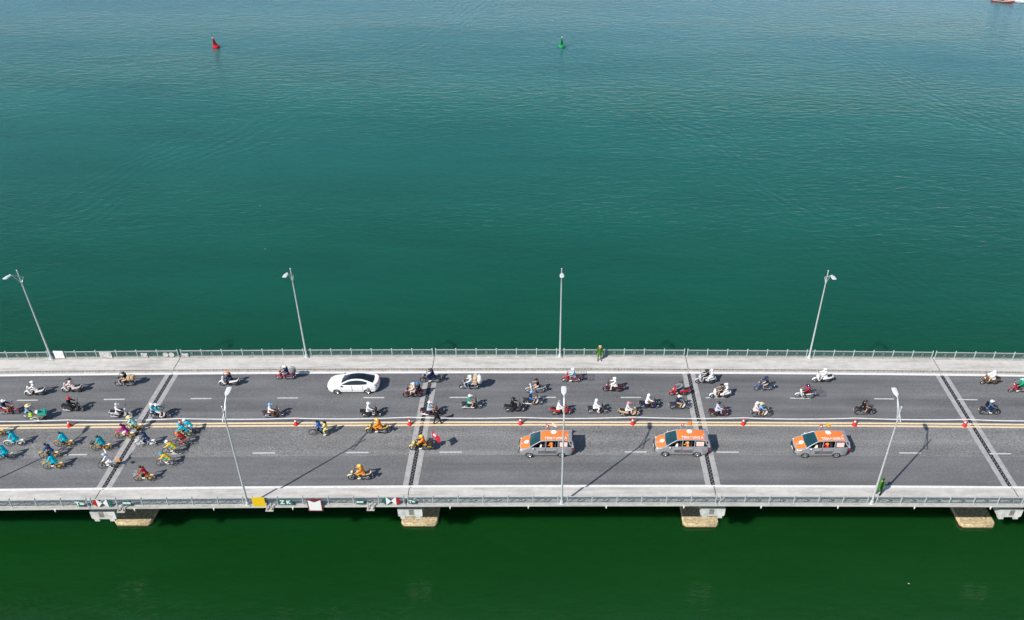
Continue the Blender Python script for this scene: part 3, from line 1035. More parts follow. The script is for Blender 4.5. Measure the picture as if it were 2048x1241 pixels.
def pose(pel, chest, neck, head, sh, el, wr, hip, kn, an, toe, el2=None, wr2=None, kn2=None, an2=None, toe2=None, finger=(.06, 0, -.03)):
    d = dict(pel=pel, chest=chest, neck=neck, head=head, finger=finger)
    d['sh'] = [sh, sym(sh)]
    d['el'] = [el, el2 or sym(el)]
    d['wr'] = [wr, wr2 or sym(wr)]
    d['hip'] = [hip, sym(hip)]
    d['kn'] = [kn, kn2 or sym(kn)]
    d['an'] = [an, an2 or sym(an)]
    d['toe'] = [toe, toe2 or sym(toe)]
    return d


POSES = {
    'scooter': pose((-.26, 0, .90), (-.22, 0, 1.27), (-.18, 0, 1.45), (-.14, 0, 1.55), (-.21, .19, 1.38), (-.02, .26, 1.14), (.28, .29, 1.06), (-.24, .10, .87), (.16, .15, .82), (.15, .12, .42), (.33, .13, .37)),
    'underbone': pose((-.28, 0, .87), (-.24, 0, 1.24), (-.19, 0, 1.42), (-.15, 0, 1.52), (-.22, .19, 1.35), (-.04, .27, 1.12), (.24, .30, 1.05), (-.26, .10, .84), (.14, .19, .76), (-.04, .19, .37), (.12, .21, .32)),
    'motorbike': pose((-.34, 0, .93), (-.26, 0, 1.28), (-.20, 0, 1.46), (-.15, 0, 1.56), (-.24, .20, 1.39), (-.06, .28, 1.17), (.22, .33, 1.08), (-.32, .11, .90), (.08, .21, .82), (-.10, .20, .42), (.06, .22, .37)),
    'pillion': pose((-.66, 0, .95), (-.63, 0, 1.31), (-.58, 0, 1.49), (-.54, 0, 1.59), (-.62, .18, 1.42), (-.50, .24, 1.18), (-.33, .18, 1.08), (-.64, .10, .92), (-.26, .21, .80), (-.36, .21, .44), (-.20, .23, .40)),
    'cyclist': pose((-.26, 0, 1.00), (-.10, 0, 1.33), (-.01, 0, 1.49), (.05, 0, 1.58), (-.08, .19, 1.43), (.06, .25, 1.21), (.22, .28, 1.09), (-.24, .10, .96), (.10, .12, .78), (-.12, .13, .55), (.02, .14, .50), kn2=(.08, -.12, .62), an2=(-.08, -.13, .21), toe2=(.06, -.14, .16)),
    'racer': pose((-.26, 0, .99), (.02, 0, 1.24), (.15, 0, 1.34), (.23, 0, 1.40), (.04, .19, 1.30), (.22, .23, 1.12), (.44, .21, 1.00), (-.23, .10, .95), (.12, .11, .76), (-.12, .12, .55), (.02, .13, .50), kn2=(.08, -.11, .60), an2=(-.08, -.12, .20), toe2=(.06, -.13, .15)),
    'waver': pose((-.26, 0, 1.00), (-.08, 0, 1.31), (.02, 0, 1.46), (.08, 0, 1.54), (-.06, .19, 1.40), (.08, .24, 1.19), (.24, .28, 1.09), (-.24, .10, .96), (.10, .12, .78), (-.12, .13, .55), (.02, .14, .50), el2=(.08, -.40, 1.55), wr2=(.20, -.52, 1.76), kn2=(.08, -.12, .62), an2=(-.08, -.13, .21), toe2=(.06, -.14, .16)),
    'sidepillion': pose((-.70, 0, .92), (-.68, 0, 1.27), (-.64, 0, 1.44), (-.60, 0, 1.53), (-.68, .17, 1.37), (-.55, .22, 1.15), (-.40, .17, 1.08), (-.68, .09, .88), (-.46, .16, .62), (-.62, .17, .26), (-.48, .20, .22), kn2=(-.46, -.16, .62), an2=(-.62, -.17, .26), toe2=(-.48, -.20, .22)),
    'standing': pose((0, 0, .95), (.0, 0, 1.32), (.01, 0, 1.48), (.03, 0, 1.58), (0, .20, 1.42), (-.03, .27, 1.14), (.05, .24, .90), (0, .10, .90), (.02, .13, .50), (-.02, .15, .09), (.14, .18, .045), finger=(.01, 0, -.07)),
    'astride': pose((0, 0, .93), (.0, 0, 1.30), (.01, 0, 1.46), (.03, 0, 1.56), (0, .20, 1.40), (-.02, .34, 1.18), (.14, .22, 1.04), (0, .11, .88), (.02, .24, .49), (-.02, .31, .09), (.13, .36, .045), finger=(.05, -.03, -.03)),
    'seated': pose((-.05, 0, .62), (-.09, 0, .98), (-.07, 0, 1.15), (-.04, 0, 1.24), (-.09, .19, 1.09), (.05, .26, .86), (.28, .22, .85), (-.03, .10, .60), (.38, .13, .66), (.42, .12, .28), (.55, .12, .24)),
    'child': pose((.02, 0, .80), (.02, 0, 1.05), (.04, 0, 1.18), (.06, 0, 1.26), (.02, .13, 1.12), (.12, .17, .98), (.26, .16, .98), (.03, .07, .78), (.20, .09, .70), (.20, .09, .44), (.30, .09, .41)),
}
BODY_CACHE = {}


def body_part(ps, what):
    key = (ps, what)
    if key in BODY_CACHE:
        return BODY_CACHE[key]
    d = POSES[ps]
    k = .72 if ps == 'child' else 1.
    c = []

    def put(par, p, r):
        c.append((par, p, r if isinstance(r, tuple) else r * 1.))
        return len(c) - 1
    mid = lerp(d['pel'], d['chest'], .5)
    if what == 'body':
        p0 = put(None, d['pel'], .125 * k)
        p1 = put(p0, mid, .115 * k)
        p2 = put(p1, d['chest'], .13 * k)
        p3 = put(p2, d['neck'], .055 * k)
        p4 = put(p3, d['head'], .088 * k)
        h = d['head']
        p5 = put(p4, (h[0] + .005, h[1], h[2] + .10), .085 * k)
        put(p4, (h[0] + .105, h[1], h[2] + .035), .016)                 # nose
        f = d['finger']
        for s in (0, 1):
            sg = 1 if s == 0 else -1
            a = put(p2, d['sh'][s], .062 * k)
            b = put(a, d['el'][s], .043 * k)
            w_ = d['wr'][s]
            e = put(b, w_, .030 * k)
            fx = Vector(f)
            if ps == 'waver' and s == 1:
                fx = Vector((.04, -.03, .05))
            pal = Vector(w_) + fx * .8
            g = put(e, tuple(pal), .034 * k)
            for q, ln in ((-.028, .045), (-.010, .055), (.010, .052), (.028, .040)):
                kn_ = pal + fx.normalized() * .045 + Vector((0, q, 0))
                m_ = put(g, tuple(kn_), .011)
                n_ = put(m_, tuple(kn_ + fx.normalized() * ln * .6 + Vector((0, 0, -.012))), .009)
                put(n_, tuple(kn_ + fx.normalized() * ln * .75 + Vector((-.012, 0, -.035))), .008)
            th = pal + Vector((.012, -sg * .045, .006))
            t1 = put(g, tuple(th), .012)
            put(t1, tuple(th + fx.normalized() * .035 + Vector((0, -sg * .008, -.004))), .009)
            hp = put(p0, d['hip'][s], .095 * k)
            kn = put(hp, d['kn'][s], .062 * k)
            an = put(kn, d['an'][s], .042 * k)
            put(an, d['toe'][s], .032 * k)
    elif what in ('shirt', 'tshirt', 'robe', 'jacket'):
        g = {'shirt': .018, 'tshirt': .018, 'robe': .04, 'jacket': .032}[what]
        p0 = put(None, d['pel'], .145 * k + g)
        put(p0, (d['pel'][0] - .01, d['pel'][1], d['pel'][2] - .10 * k), .135 * k + g)
        p1 = put(p0, mid, .12 * k + g)
        p2 = put(p1, d['chest'], .135 * k + g)
        put(p2, lerp(d['chest'], d['neck'], .75), .065 * k + g * .5)
        for s in (0, 1):
            a = put(p2, d['sh'][s], .068 * k + g * .8)
            if what == 'tshirt':
                put(a, lerp(d['sh'][s], d['el'][s], .7), .055 * k + g * .8)
            else:
                b = put(a, d['el'][s], .047 * k + g * .8)
                put(b, lerp(d['el'][s], d['wr'][s], .92), .034 * k + g * .7)
            if what == 'robe':
                t = put(p0, lerp(d['hip'][s], d['kn'][s], .35), .15)
                u = put(t, lerp(d['hip'][s], d['kn'][s], .85), .10)
                put(u, lerp(d['kn'][s], d['an'][s], .35), .07)
        if what == 'robe':
            q = d['pel']
            t = put(p0, (q[0] - .10, 0, q[2] - .10), .15)
            put(t, (q[0] - .17, 0, q[2] - .27), .10)
    elif what in ('trousers', 'shorts'):
        p0 = put(None, (d['pel'][0], d['pel'][1], d['pel'][2] - .01), .150 * k)
        put(p0, lerp(d['pel'], d['chest'], .42), .130 * k)
        for s in (0, 1):
            hp = put(p0, d['hip'][s], .118 * k)
            if what == 'shorts':
                put(hp, lerp(d['hip'][s], d['kn'][s], .82), .088 * k)
            else:
                kn = put(hp, d['kn'][s], .076 * k)
                put(kn, lerp(d['kn'][s], d['an'][s], .93), .062 * k)
    me = skin_mesh(what, c)
    BODY_CACHE[key] = me
    return me


def shoe_mesh(ps, s):
    key = (ps, 'shoe', s)
    if key not in BODY_CACHE:
        d = POSES[ps]
        a, t = Vector(d['an'][s]), Vector(d['toe'][s])
        dr = (t - a)
        mid = a + dr * .4 + Vector((0, 0, -.035))
        BODY_CACHE[key] = MB().tube([a + Vector((0, 0, .05)), a + Vector((-.01, 0, -.03)), mid, t + Vector((.02, 0, -.012)), t + Vector((.07, 0, -.012))], [.052, .058, .056, .048, .022], 8).mesh('shoe', 60)
    return BODY_CACHE[key]


HEADGEAR = {}


def headgear(kind):
    if kind in HEADGEAR:
        return HEADGEAR[kind]
    mb = MB()
    if kind == 'helmet':
        mb.ell((-.01, 0, .03), (.155, .138, .155), 14, 7, -.25, 1.)
        mb.prof([(.10, .055), (.24, .035), (.235, .05), (.10, .10)], .10)
    elif kind == 'fullhelmet':
        mb.ell((-.01, 0, .03), (.165, .145, .165), 14, 8, -.75, 1.)
        mb.prof([(.10, .03), (.185, .02), (.19, .05), (.10, .12)], .10)
    elif kind == 'bikehelmet':
        mb.ell((-.02, 0, .06), (.165, .125, .12), 14, 6, -.1, 1.)
        for y in (-.06, 0, .06):
            mb.tube([(.13, y, .10), (0, y * 1.1, .185), (-.16, y, .10)], .02, 5)
    elif kind == 'hair':
        mb.ell((-.02, 0, .035), (.122, .112, .125), 12, 7, -.55, 1.)
    elif kind == 'longhair':
        mb.ell((-.02, 0, .035), (.125, .115, .125), 12, 7, -.55, 1.)
        mb.tube([(-.10, 0, .04), (-.13, 0, -.10), (-.15, 0, -.26)], [.08, .075, .03], 8)
    elif kind == 'hat':
        mb.lathe([(.27, .03), (.265, .045), (.15, .07), (.125, .15), (.07, .18), (.001, .185)], (-.01, 0, 0), 16)
        mb.lathe([(.0, .03), (.26, .03)], (-.01, 0, 0), 16)
    elif kind == 'cap':
        mb.ell((-.01, 0, .05), (.125, .118, .10), 12, 6, -.1, 1.)
        mb.prof([(.08, .05), (.21, .04), (.21, .052), (.08, .075)], .085)
    elif kind == 'peaked':
        mb.lathe([(.115, .06), (.12, .10), (.155, .135), (.15, .155), (.001, .165)], (-.01, 0, 0), 14)
        mb.prof([(.08, .07), (.19, .055), (.19, .068), (.08, .09)], .085)
    elif kind == 'hood':
        mb.ell((-.02, 0, .02), (.150, .140, .165), 12, 8, -.9, 1.)
    HEADGEAR[kind] = mb.mesh(kind, 50)
    return HEADGEAR[kind]


def face_mesh():
    mb = MB()
    for s in (-1, 1):
        mb.ell((.092, s * .036, .055), (.012, .016, .010), 6, 4)
    mb.ell((.094, 0, -.035), (.010, .026, .007), 6, 4)
    return mb.mesh('face', 60)


def ear_mesh():
    mb = MB()
    for s in (-1, 1):
        mb.ell((.0, s * .10, .04), (.025, .014, .035), 6, 4)
    return mb.mesh('ears', 60)


FACE, EARS = face_mesh(), ear_mesh()
M_EYES = mat('face_features', (.05, .025, .02), .6, var=.1)


def person(label, ps, top, topkind, legs, legkind, gear, gcol, shoes='darkgrey', at=(0, 0, 0), rz=0., xs=None, group=None, extras=()):
    r = thing('person', label, 'person', group, at, rz, xs)
    obj('body', body_part(ps, 'body'), M_SKIN, r)
    obj(topkind, body_part(ps, topkind), cloth(top), r)
    if legkind:
        obj(legkind, body_part(ps, legkind), cloth(legs), r)
    for s in (0, 1):
        obj('shoe', shoe_mesh(ps, s), mat('shoe_' + shoes, PAL[shoes], .7, var=.1), r)
    h = POSES[ps]['head']
    k = .85 if ps == 'child' else 1.
    face = obj('face', FACE, M_EYES, r, h)
    ears = obj('ears', EARS, M_SKIN, r, h)
    names = {'fullhelmet': 'helmet', 'bikehelmet': 'helmet', 'longhair': 'hair', 'peaked': 'cap'}
    m = M_HAIR if 'hair' in gear else cloth(gcol) if gear in ('hat', 'cap', 'peaked', 'hood') else shell(gcol)
    g = obj(names.get(gear, gear), headgear(gear), m, r, h)
    if ps == 'racer':
        for q in (face, ears, g):
            q.rotation_euler = (0, R(22), 0)
    for q in (face, ears, g):
        q.scale = (k, k, k)
    for name, mb, m_ in extras:
        obj(name, mb, m_, r)
    return r


# ------------------------------------------------------------------ traffic on two wheels
def place_bike(kind, desc, x, y, d, cols, rdesc, rider, pillion=None, jit=0., group='motorbikes and scooters', cat='motorbike', name=None, blabel=None, rpose=None):
    rz = (0 if d > 0 else PI) + R(jit)
    mats = dict(paint=paint(cols[0]), paint2=paint(cols[1] if len(cols) > 1 else cols[0]), muffler=M_CHROME if len(cols) < 3 else paint(cols[2]), rim=M_ALU, fork=M_ALU, basket=M_BLACKPL)
    if cat == 'bicycle':
        mats['rim'] = paint(cols[3]) if len(cols) > 3 else mat('bicycle_rim', (.10, .10, .105), .45, .5, var=.1)
        mats['basket'] = paint(cols[2]) if len(cols) > 2 else M_BLACKPL
        mats['fork'] = paint(cols[1] if len(cols) > 1 else cols[0])
    at = (x, y, zd(x) + .001)
    b = thing(name or {'scooter': 'scooter', 'underbone': 'motorbike', 'motorbike': 'motorcycle'}.get(kind, 'bicycle'), blabel or f'{desc} ridden by person in {rdesc}', cat, group, at, rz, slope(x))
    instantiate(BIKES[kind], b, mats)
    ps = rpose or {'citybike': 'cyclist', 'plainbike': 'cyclist', 'racebike': 'racer'}.get(kind, kind)
    pr = person(f'person in {rdesc} riding {desc}', ps, *rider, at=at, rz=rz, xs=slope(x), group='riders')
    pp = None
    if pillion:
        pp = person(f'person in {pillion[0]} riding pillion on {desc}', pillion[1], *pillion[2:], at=at, rz=rz, xs=slope(x), group='riders')
    return b, pr, pp


def load(parent_b, name, label, cat, parts):
    o = thing(name, label, cat, None, parent_b.location)
    o.rotation_euler = parent_b.rotation_euler
    for n_, mb, m_ in parts:
        obj(n_, mb, m_, o)
    return o


def rounded_box(c, s, k=.08):
    x, y, z = (q / 2 for q in s)
    mb = MB()

    def ring(zz, f):
        return [Vector((c[0] + px * f, c[1] + py * f, c[2] + zz)) for px, py in ((-x + k, -y), (x - k, -y), (x, -y + k), (x, y - k), (x - k, y), (-x + k, y), (-x, y - k), (-x, -y + k))]
    return mb.loft([ring(-z, .93), ring(-z + k, 1), ring(z - k, 1), ring(z, .93)])


def wire_rack(x0, x1, z0, z1, hw):
    mb = MB()
    for z in (z0, (z0 + z1) / 2, z1):
        mb.tube([(x0, -hw, z), (x1, -hw, z), (x1, hw, z), (x0, hw, z), (x0, -hw, z)], .014, 4)
    n = 4
    for i in range(n + 1):
        xx = x0 + (x1 - x0) * i / n
        for s in (-1, 1):
            mb.tube([(xx, s * hw, z0), (xx, s * hw, z1)], .011, 4)
        mb.tube([(xx, -hw, z0), (xx, hw, z0)], .011, 4)
    for yy in (-hw / 2, 0, hw / 2):
        mb.tube([(x0, yy, z0), (x1, yy, z0)], .011, 4)
        mb.tube([(x1, yy, z0), (x1, yy, z1)], .011, 4)
    return mb


W, H_ = 'white', 'helmet'
MOTO = [
    ('scooter', 'white scooter', -11.46, 3.07, -1, ('white',), 'white shirt and pink trousers', (W, 'shirt', 'palepink', 'trousers', H_, W)),
    ('scooter', 'off-white scooter', -8.27, 3.49, -1, ('offwhite',), 'pale pink jacket and black helmet', ('palepink', 'jacket', 'palepink', 'trousers', H_, 'black')),
    ('scooter', 'black and silver scooter', -6.77, .71, 1, ('darkgrey', 'black', 'silver'), 'black clothes and red helmet', ('black', 'jacket', 'black', 'trousers', H_, 'red')),
    ('underbone', 'red motorbike', -12.47, .44, 1, ('red', 'maroon'), 'navy top and bare legs', ('navy', 'jacket', 'beige', 'shorts', H_, W)),
    ('underbone', 'black motorbike with beige box', -3.68, 4.34, -1, ('black', 'lightgrey'), 'black shirt and black helmet', ('black', 'tshirt', 'beige', 'shorts', H_, 'black')),
    ('scooter', 'silver scooter', -2.07, -.22, 1, ('silver', 'silver', 'silver'), 'white shirt and black trousers', (W, 'shirt', 'black', 'trousers', H_, 'lightgrey')),
    ('underbone', 'black and white motorbike', 1.49, -.32, 1, ('black', 'white'), 'teal jacket and white helmet', ('teal', 'jacket', 'palepink', 'trousers', H_, W, W), ('pale blue shirt', 'pillion', 'lightblue', 'shirt', 'navy', 'trousers', H_, W)),
    ('scooter', 'big white scooter', 6.11, 4.28, -1, ('white',), 'navy shirt and orange helmet', ('navy', 'shirt', 'darkgrey', 'trousers', H_, 'orange')),
    ('underbone', 'red motorbike with grey bundle', 11.18, 5.17, -1, ('crimson', 'red', 'white'), 'dark jacket and white helmet', ('navy', 'jacket', 'grey', 'trousers', H_, W)),
    ('underbone', 'dark brown motorbike', 11.58, -.36, 1, ('maroon', 'darkgrey'), 'white shirt and blue helmet', (W, 'shirt', 'brown', 'trousers', H_, 'skyblue')),
    ('scooter', 'maroon scooter carrying three', 23.70, 2.44, -1, ('maroon',), 'pale pink jacket and white helmet', ('palepink', 'jacket', 'palepink', 'trousers', H_, W), ('black clothes and blue helmet', 'pillion', 'black', 'shirt', 'black', 'trousers', H_, 'blue')),
    ('scooter', 'black and maroon scooter', 20.35, -.33, 1, ('black', 'maroon'), 'white shirt and white full-face helmet', (W, 'shirt', 'grey', 'trousers', 'fullhelmet', W, W)),
    ('motorbike', 'navy motorcycle', 25.06, 4.59, -1, ('navy', 'darkgrey'), 'navy jacket and black helmet', ('navy', 'jacket', 'navy', 'trousers', H_, 'black', W)),
    ('underbone', 'motorbike piled with boxes', 28.84, 3.60, -1, ('black', 'lightgrey'), 'white shirt and blue jeans', (W, 'shirt', 'denim', 'trousers', H_, W)),
    ('underbone', 'black motorbike', 29.34, .75, 1, ('black', 'darkgrey', 'silver'), 'green T-shirt and white helmet', ('green', 'tshirt', 'lightgrey', 'shorts', H_, W, W)),
    ('scooter', 'dark maroon scooter', 25.78, -.20, 1, ('maroon', 'maroon', 'white'), 'pale blue shirt and white helmet', ('lightblue', 'tshirt', 'lightblue', 'shorts', H_, W)),
    ('underbone', 'white-fronted motorbike', 35.08, 3.07, -1, ('lightgrey', 'white'), 'black T-shirt and bare arms', ('black', 'tshirt', 'palepink', 'shorts', 'cap', 'black')),
    ('underbone', 'motorbike with white leg shield', 34.93, 1.29, 1, ('darkgrey', 'white', 'white'), 'navy T-shirt and sky-blue helmet', ('navy', 'tshirt', 'blue', 'shorts', H_, 'skyblue')),
    ('scooter', 'black scooter with pale trim', 33.27, .32, 1, ('darkgrey',), 'black jacket and black helmet', ('black', 'jacket', 'black', 'trousers', H_, 'black')),
    ('scooter', 'scarlet scooter behind the lamp post', 37.50, -.08, 1, ('red',), 'white jacket and grey helmet', (W, 'jacket', 'offwhite', 'trousers', H_, 'grey')),
    ('underbone', 'red motorbike with wire rack', 38.50, 4.68, -1, ('red', 'red'), 'sky-blue shirt and white helmet', ('lightblue', 'shirt', 'grey', 'trousers', 'fullhelmet', W, W)),
    ('scooter', 'black scooter with red stripe', 42.39, 3.25, -1, ('maroon', 'maroon'), 'white clothes and white round helmet', (W, 'shirt', W, 'trousers', 'fullhelmet', W, W)),
    ('underbone', 'dark motorbike', 40.85, .11, 1, ('black', 'darkgrey'), 'white hooded suit and white shoes', (W, 'jacket', W, 'trousers', 'hood', W, 'palepink')),
    ('scooter', 'maroon and cream scooter', 43.71, -.30, 1, ('beige', 'maroon'), 'cream clothes and pink helmet', ('offwhite', 'shirt', 'offwhite', 'trousers', H_, 'pink')),
    ('scooter', 'navy scooter', 45.66, .82, 1, ('navy',), 'white hooded jacket', (W, 'jacket', 'brown', 'trousers', 'hood', W)),
    ('scooter', 'bright red scooter', 48.59, 2.71, -1, ('red',), 'grey jacket and black helmet', ('grey', 'jacket', 'navy', 'trousers', H_, 'darkgrey', 'palepink')),
    ('underbone', 'black motorbike with white panel', 48.41, .71, 1, ('darkgrey', 'white'), 'navy jacket and beige trousers', ('navy', 'jacket', 'tan', 'trousers', H_, W)),
    ('scooter', 'silver and navy scooter', 51.29, 4.52, -1, ('silver', 'navy'), 'black jacket and grey trousers', ('black', 'jacket', 'lightgrey', 'trousers', H_, 'black'), ('white raincoat', 'pillion', W, 'robe', W, 'trousers', 'hood', W)),
    ('scooter', 'white and grey scooter', 52.36, 2.35, -1, ('white', 'lightgrey', 'white'), 'dark grey T-shirt and black cap', ('darkgrey', 'tshirt', 'black', 'shorts', 'cap', 'black'), ('white clothes and white helmet', 'pillion', W, 'shirt', W, 'trousers', H_, W)),
    ('scooter', 'maroon scooter with white tail', 51.89, -.25, 1, ('maroon',), 'lavender shirt and blue jeans', ('lavender', 'shirt', 'lightblue', 'trousers', H_, 'black')),
    ('underbone', 'blue motorbike', 56.77, 3.53, -1, ('steelblue', 'steelblue', 'white'), 'navy shirt and beige shorts', ('navy', 'shirt', 'cream', 'shorts', H_, 'navy')),
    ('underbone', 'dark motorbike with white guard', 55.79, -.28, 1, ('darkgrey', 'white'), 'blue shirt and yellow helmet', ('skyblue', 'shirt', 'darkgrey', 'shorts', H_, 'paleyellow'), ('pale pink jacket', 'pillion', 'palepink', 'jacket', 'palepink', 'shorts', H_, W)),
    ('underbone', 'white motorbike with wire rack', 60.43, 2.40, -1, ('white', 'white'), 'crimson shirt and navy helmet', ('crimson', 'shirt', 'black', 'trousers', H_, 'navy')),
    ('scooter', 'pearl white scooter', 62.72, 4.82, -1, ('white',), 'white clothes and white cap', (W, 'jacket', W, 'trousers', 'cap', W)),
    ('motorbike', 'black motorcycle', 65.42, .10, 1, ('darkgrey', 'black'), 'black T-shirt and shorts', ('black', 'tshirt', 'black', 'shorts', H_, 'black')),
    ('scooter', 'brown and cream scooter', 79.11, 4.77, -1, ('brown', 'cream'), 'white jacket and white hood', (W, 'jacket', 'cream', 'trousers', 'hood', W)),
    ('underbone', 'crimson motorbike', 81.30, 3.59, -1, ('crimson', 'crimson'), 'green jacket and green helmet', ('green', 'jacket', 'black', 'trousers', H_, 'paleaqua', W)),
    ('motorbike', 'black motorcycle with white plate', 77.16, .26, 1, ('black', 'darkgrey'), 'denim jacket and black backpack', ('denim', 'jacket', 'navy', 'trousers', H_, W, W)),
    ('motorbike', 'yellow and red motorcycle', 21.21, -2.55, -1, ('yellow', 'black'), 'orange jacket and yellow helmet', ('orange', 'jacket', 'orange', 'trousers', H_, 'yellow', W)),
    ('motorbike', 'cream-tailed motorcycle', 20.75, -8.25, -1, ('cream', 'black'), 'orange jacket with white back', ('orange', 'jacket', 'gold', 'trousers', H_, 'yellow', W)),
    ('motorbike', 'yellow and black motorcycle with red flag', 25.34, -4.72, -1, ('yellow', 'black'), 'orange vest and yellow helmet', ('orange', 'jacket', 'black', 'trousers', H_, 'yellow', W)),
]
made = {}
for e in MOTO:
    made[e[1]] = place_bike(*e[:8], pillion=e[8] if len(e) > 8 else None, jit=random.uniform(-2.5, 2.5))

# what they carry
CARD = mat('cardboard', (.50, .36, .20), .85, var=.15, scale=6)
SACK = mat('woven_sack', (.66, .65, .62), .85, var=.25, scale=7, bump=.5)
load(made['black motorbike with beige box'][0], 'cardboard_box', 'beige carton strapped behind rider in black', 'box', [('carton', rounded_box((-.72, 0, 1.0), (.62, .50, .40), .03), CARD), ('strap', MB().box((-.72, 0, 1.0), (.05, .51, .41)), M_BLACKPL)])
load(made['red motorbike with grey bundle'][0], 'grey_bundle', 'bulging grey bundle tied behind rider in dark jacket', 'bundle', [('sack', MB().ell((-.78, 0, 1.12), (.36, .40, .34), 12, 8), mat('grey_tarp', (.20, .20, .20), .8, var=.5, scale=5, bump=.5)), ('rope', MB().torus((-.78, 0, 1.12), .36, .02, 18, 5), SACK)])
lb = made['motorbike piled with boxes'][0]
load(lb, 'stacked_cartons', 'tan cartons stacked behind rider in white shirt', 'box', [('carton', rounded_box((-.62, .02, 1.06), (.34, .86, .42), .03), CARD), ('carton', rounded_box((-.62, 0, 1.46), (.32, .70, .34), .03), mat('cardboard_pale', (.60, .45, .28), .85, var=.15, scale=6)), ('tape', MB().box((-.62, .02, 1.06), (.345, .10, .425)), mat('brown_tape', (.45, .18, .06), .6))])
load(lb, 'white_sack', 'round white sack lashed behind the tan cartons', 'sack', [('sack', MB().ell((-1.02, 0, 1.22), (.30, .42, .48), 12, 8), SACK), ('knot', MB().ell((-1.02, 0, 1.72), (.07, .07, .09), 8, 5), SACK)])
for k, lbl in (('red motorbike with wire rack', 'empty dark wire rack on the red motorbike'), ('white motorbike with wire rack', 'empty grey wire rack on the white motorbike')):
    load(made[k][0], 'wire_rack', lbl, 'rack', [('rack', wire_rack(-1.45, -.45, .84, 1.12, .40), M_BLACKPL if 'dark' in lbl else M_ENGINE)])
bp_ = made['black motorcycle with white plate'][0]
load(bp_, 'backpack', 'black backpack worn by the rider in denim', 'backpack', [('bag', rounded_box((-.46, 0, 1.24), (.20, .32, .46), .06), cloth('black')), ('pocket', rounded_box((-.575, 0, 1.14), (.06, .24, .2), .02), cloth('navy'))])
b_ = made['black motorbike'][0]
cb = made['maroon scooter carrying three'][0]
person('child in yellow standing in front of rider on maroon scooter', 'child', 'yellow', 'shirt', 'beige', 'shorts', 'cap', 'cream', at=tuple(cb.location), rz=PI, group='riders')
tb = made['yellow and black motorcycle with red flag'][0]
PAN = mat('pannier_black', (.03, .03, .032), .5, var=.2, scale=8)
for s in (-1, 1):
    obj('pannier', rounded_box((-.80, s * .27, .66), (.48, .20, .36), .05), PAN, tb)
    obj('reflector_stripe', MB().box((-.80, s * .375, .70), (.34, .012, .06)), paint('yellow'), tb)
obj('top_box', rounded_box((-.92, 0, 1.08), (.40, .44, .30), .06), PAN, tb)


def cloth_flag(wd, hh, wave, sag=.0, n=12):
    mb = MB()
    for off in (-.004, .004):
        pass
    rows = 8
    rings = []
    for i in range(n + 1):
        u = i / n
        ring = []
        for j in range(rows + 1):
            v = j / rows
            ring.append(Vector((u * wd, math.sin(u * 7 + v * 1.3) * wave * u - .003, v * hh - sag * u * u)))
        for j in range(rows, -1, -1):
            v = j / rows
            ring.append(Vector((u * wd, math.sin(u * 7 + v * 1.3) * wave * u + .003, v * hh - sag * u * u)))
        rings.append(ring)
    return mb.loft(rings)


fl = thing('red_flag', 'red flag with white emblem flying from the yellow and black motorcycle', 'flag', None, tb.location)
fl.rotation_euler = tb.rotation_euler
obj('flag_pole', MB().tube([(-1.02, .0, .95), (-1.06, 0, 2.15)], .014, 6), M_GALV, fl)
fc = obj('flag_cloth', cloth_flag(.80, .66, .09, .42), mat('flag_red', (.55, .012, .03), .8, var=.12, scale=5), fl, (-1.05, 0, 1.52))
fc.rotation_euler = (0, 0, PI - R(32))
em = obj('flag_emblem', MB().loft([[Vector((.34 + .17 * math.cos(2 * PI * k / 14), y, .36 + .13 * math.sin(2 * PI * k / 14))) for k in range(14)] for y in (-.055, .075)]), M_SIGNWHITE, fc)

# cargo tricycle with green crate
x, y = -9.95, -.30
tr = thing('cargo_tricycle', 'cargo tricycle with an open green crate on its front tray', 'tricycle', None, (x, y, zd(x) + .001), R(-3), slope(x))
TP = []
wheel(TP, -.62, .33, .024, hw=.045, spokes=14)
for s in (-1, 1):
    n0 = len(TP)
    wheel(TP, .52, .31, .026, hw=.045, spokes=14)
made_t = instantiate(TP, tr, dict(rim=M_ALU))
for o, s in ((made_t[2], -1), (made_t[4], 1)):
    o.location.y = s * .46
tf = MB().tube([(-.62, 0, .33), (-.28, 0, .36), (-.34, 0, .86)], .024, 6).tube([(-.28, 0, .36), (.1, 0, .55), (.3, 0, .60)], .026, 6).tube([(.10, 0, .55), (.0, 0, 1.0), (-.06, -.28, 1.03)], .018, 5).tube([(.0, 0, 1.0), (-.06, .28, 1.03)], .018, 5).tube([(.52, -.5, .31), (.52, .5, .31)], .022, 6)
obj('frame', tf, paint('darkgrey'), tr)
obj('saddle', MB().prof([(-.48, .86), (-.46, .92), (-.28, .91), (-.16, .89), (-.18, .85)], .10), M_VINYL, tr)
for s in (-1, 1):
    obj('mudguard', fender(.52, .32, 20, 160, .05), M_GALV, tr, (0, s * .46, 0))
ty = MB().box((.72, 0, .58), (.95, .80, .035))
for s in (-1, 1):
    ty.tube([(.25, s * .40, .60), (.25, s * .40, .86), (1.19, s * .40, .86), (1.19, s * .40, .60)], .014, 5)
obj('tray', ty, mat('tray_wood', (.22, .15, .09), .85, var=.3, scale=8), tr)
person('person in blue shirt and straw hat pedalling the cargo tricycle', 'cyclist', 'skyblue', 'shirt', 'black', 'trousers', 'hat', 'straw', W, at=(x - .12, y, zd(x) + .001), rz=R(-3), group='riders')
cr_ = thing('open_crate', 'open turquoise plastic crate riding on the tricycle tray', 'crate', None, (x + .95, y - .05, zd(x) + .62), R(18))
GR = mat('crate_green', (.05, .42, .34), .5, var=.12, scale=6)
obj('crate_floor', MB().box((0, 0, .02), (.62, .52, .03)), GR, cr_)
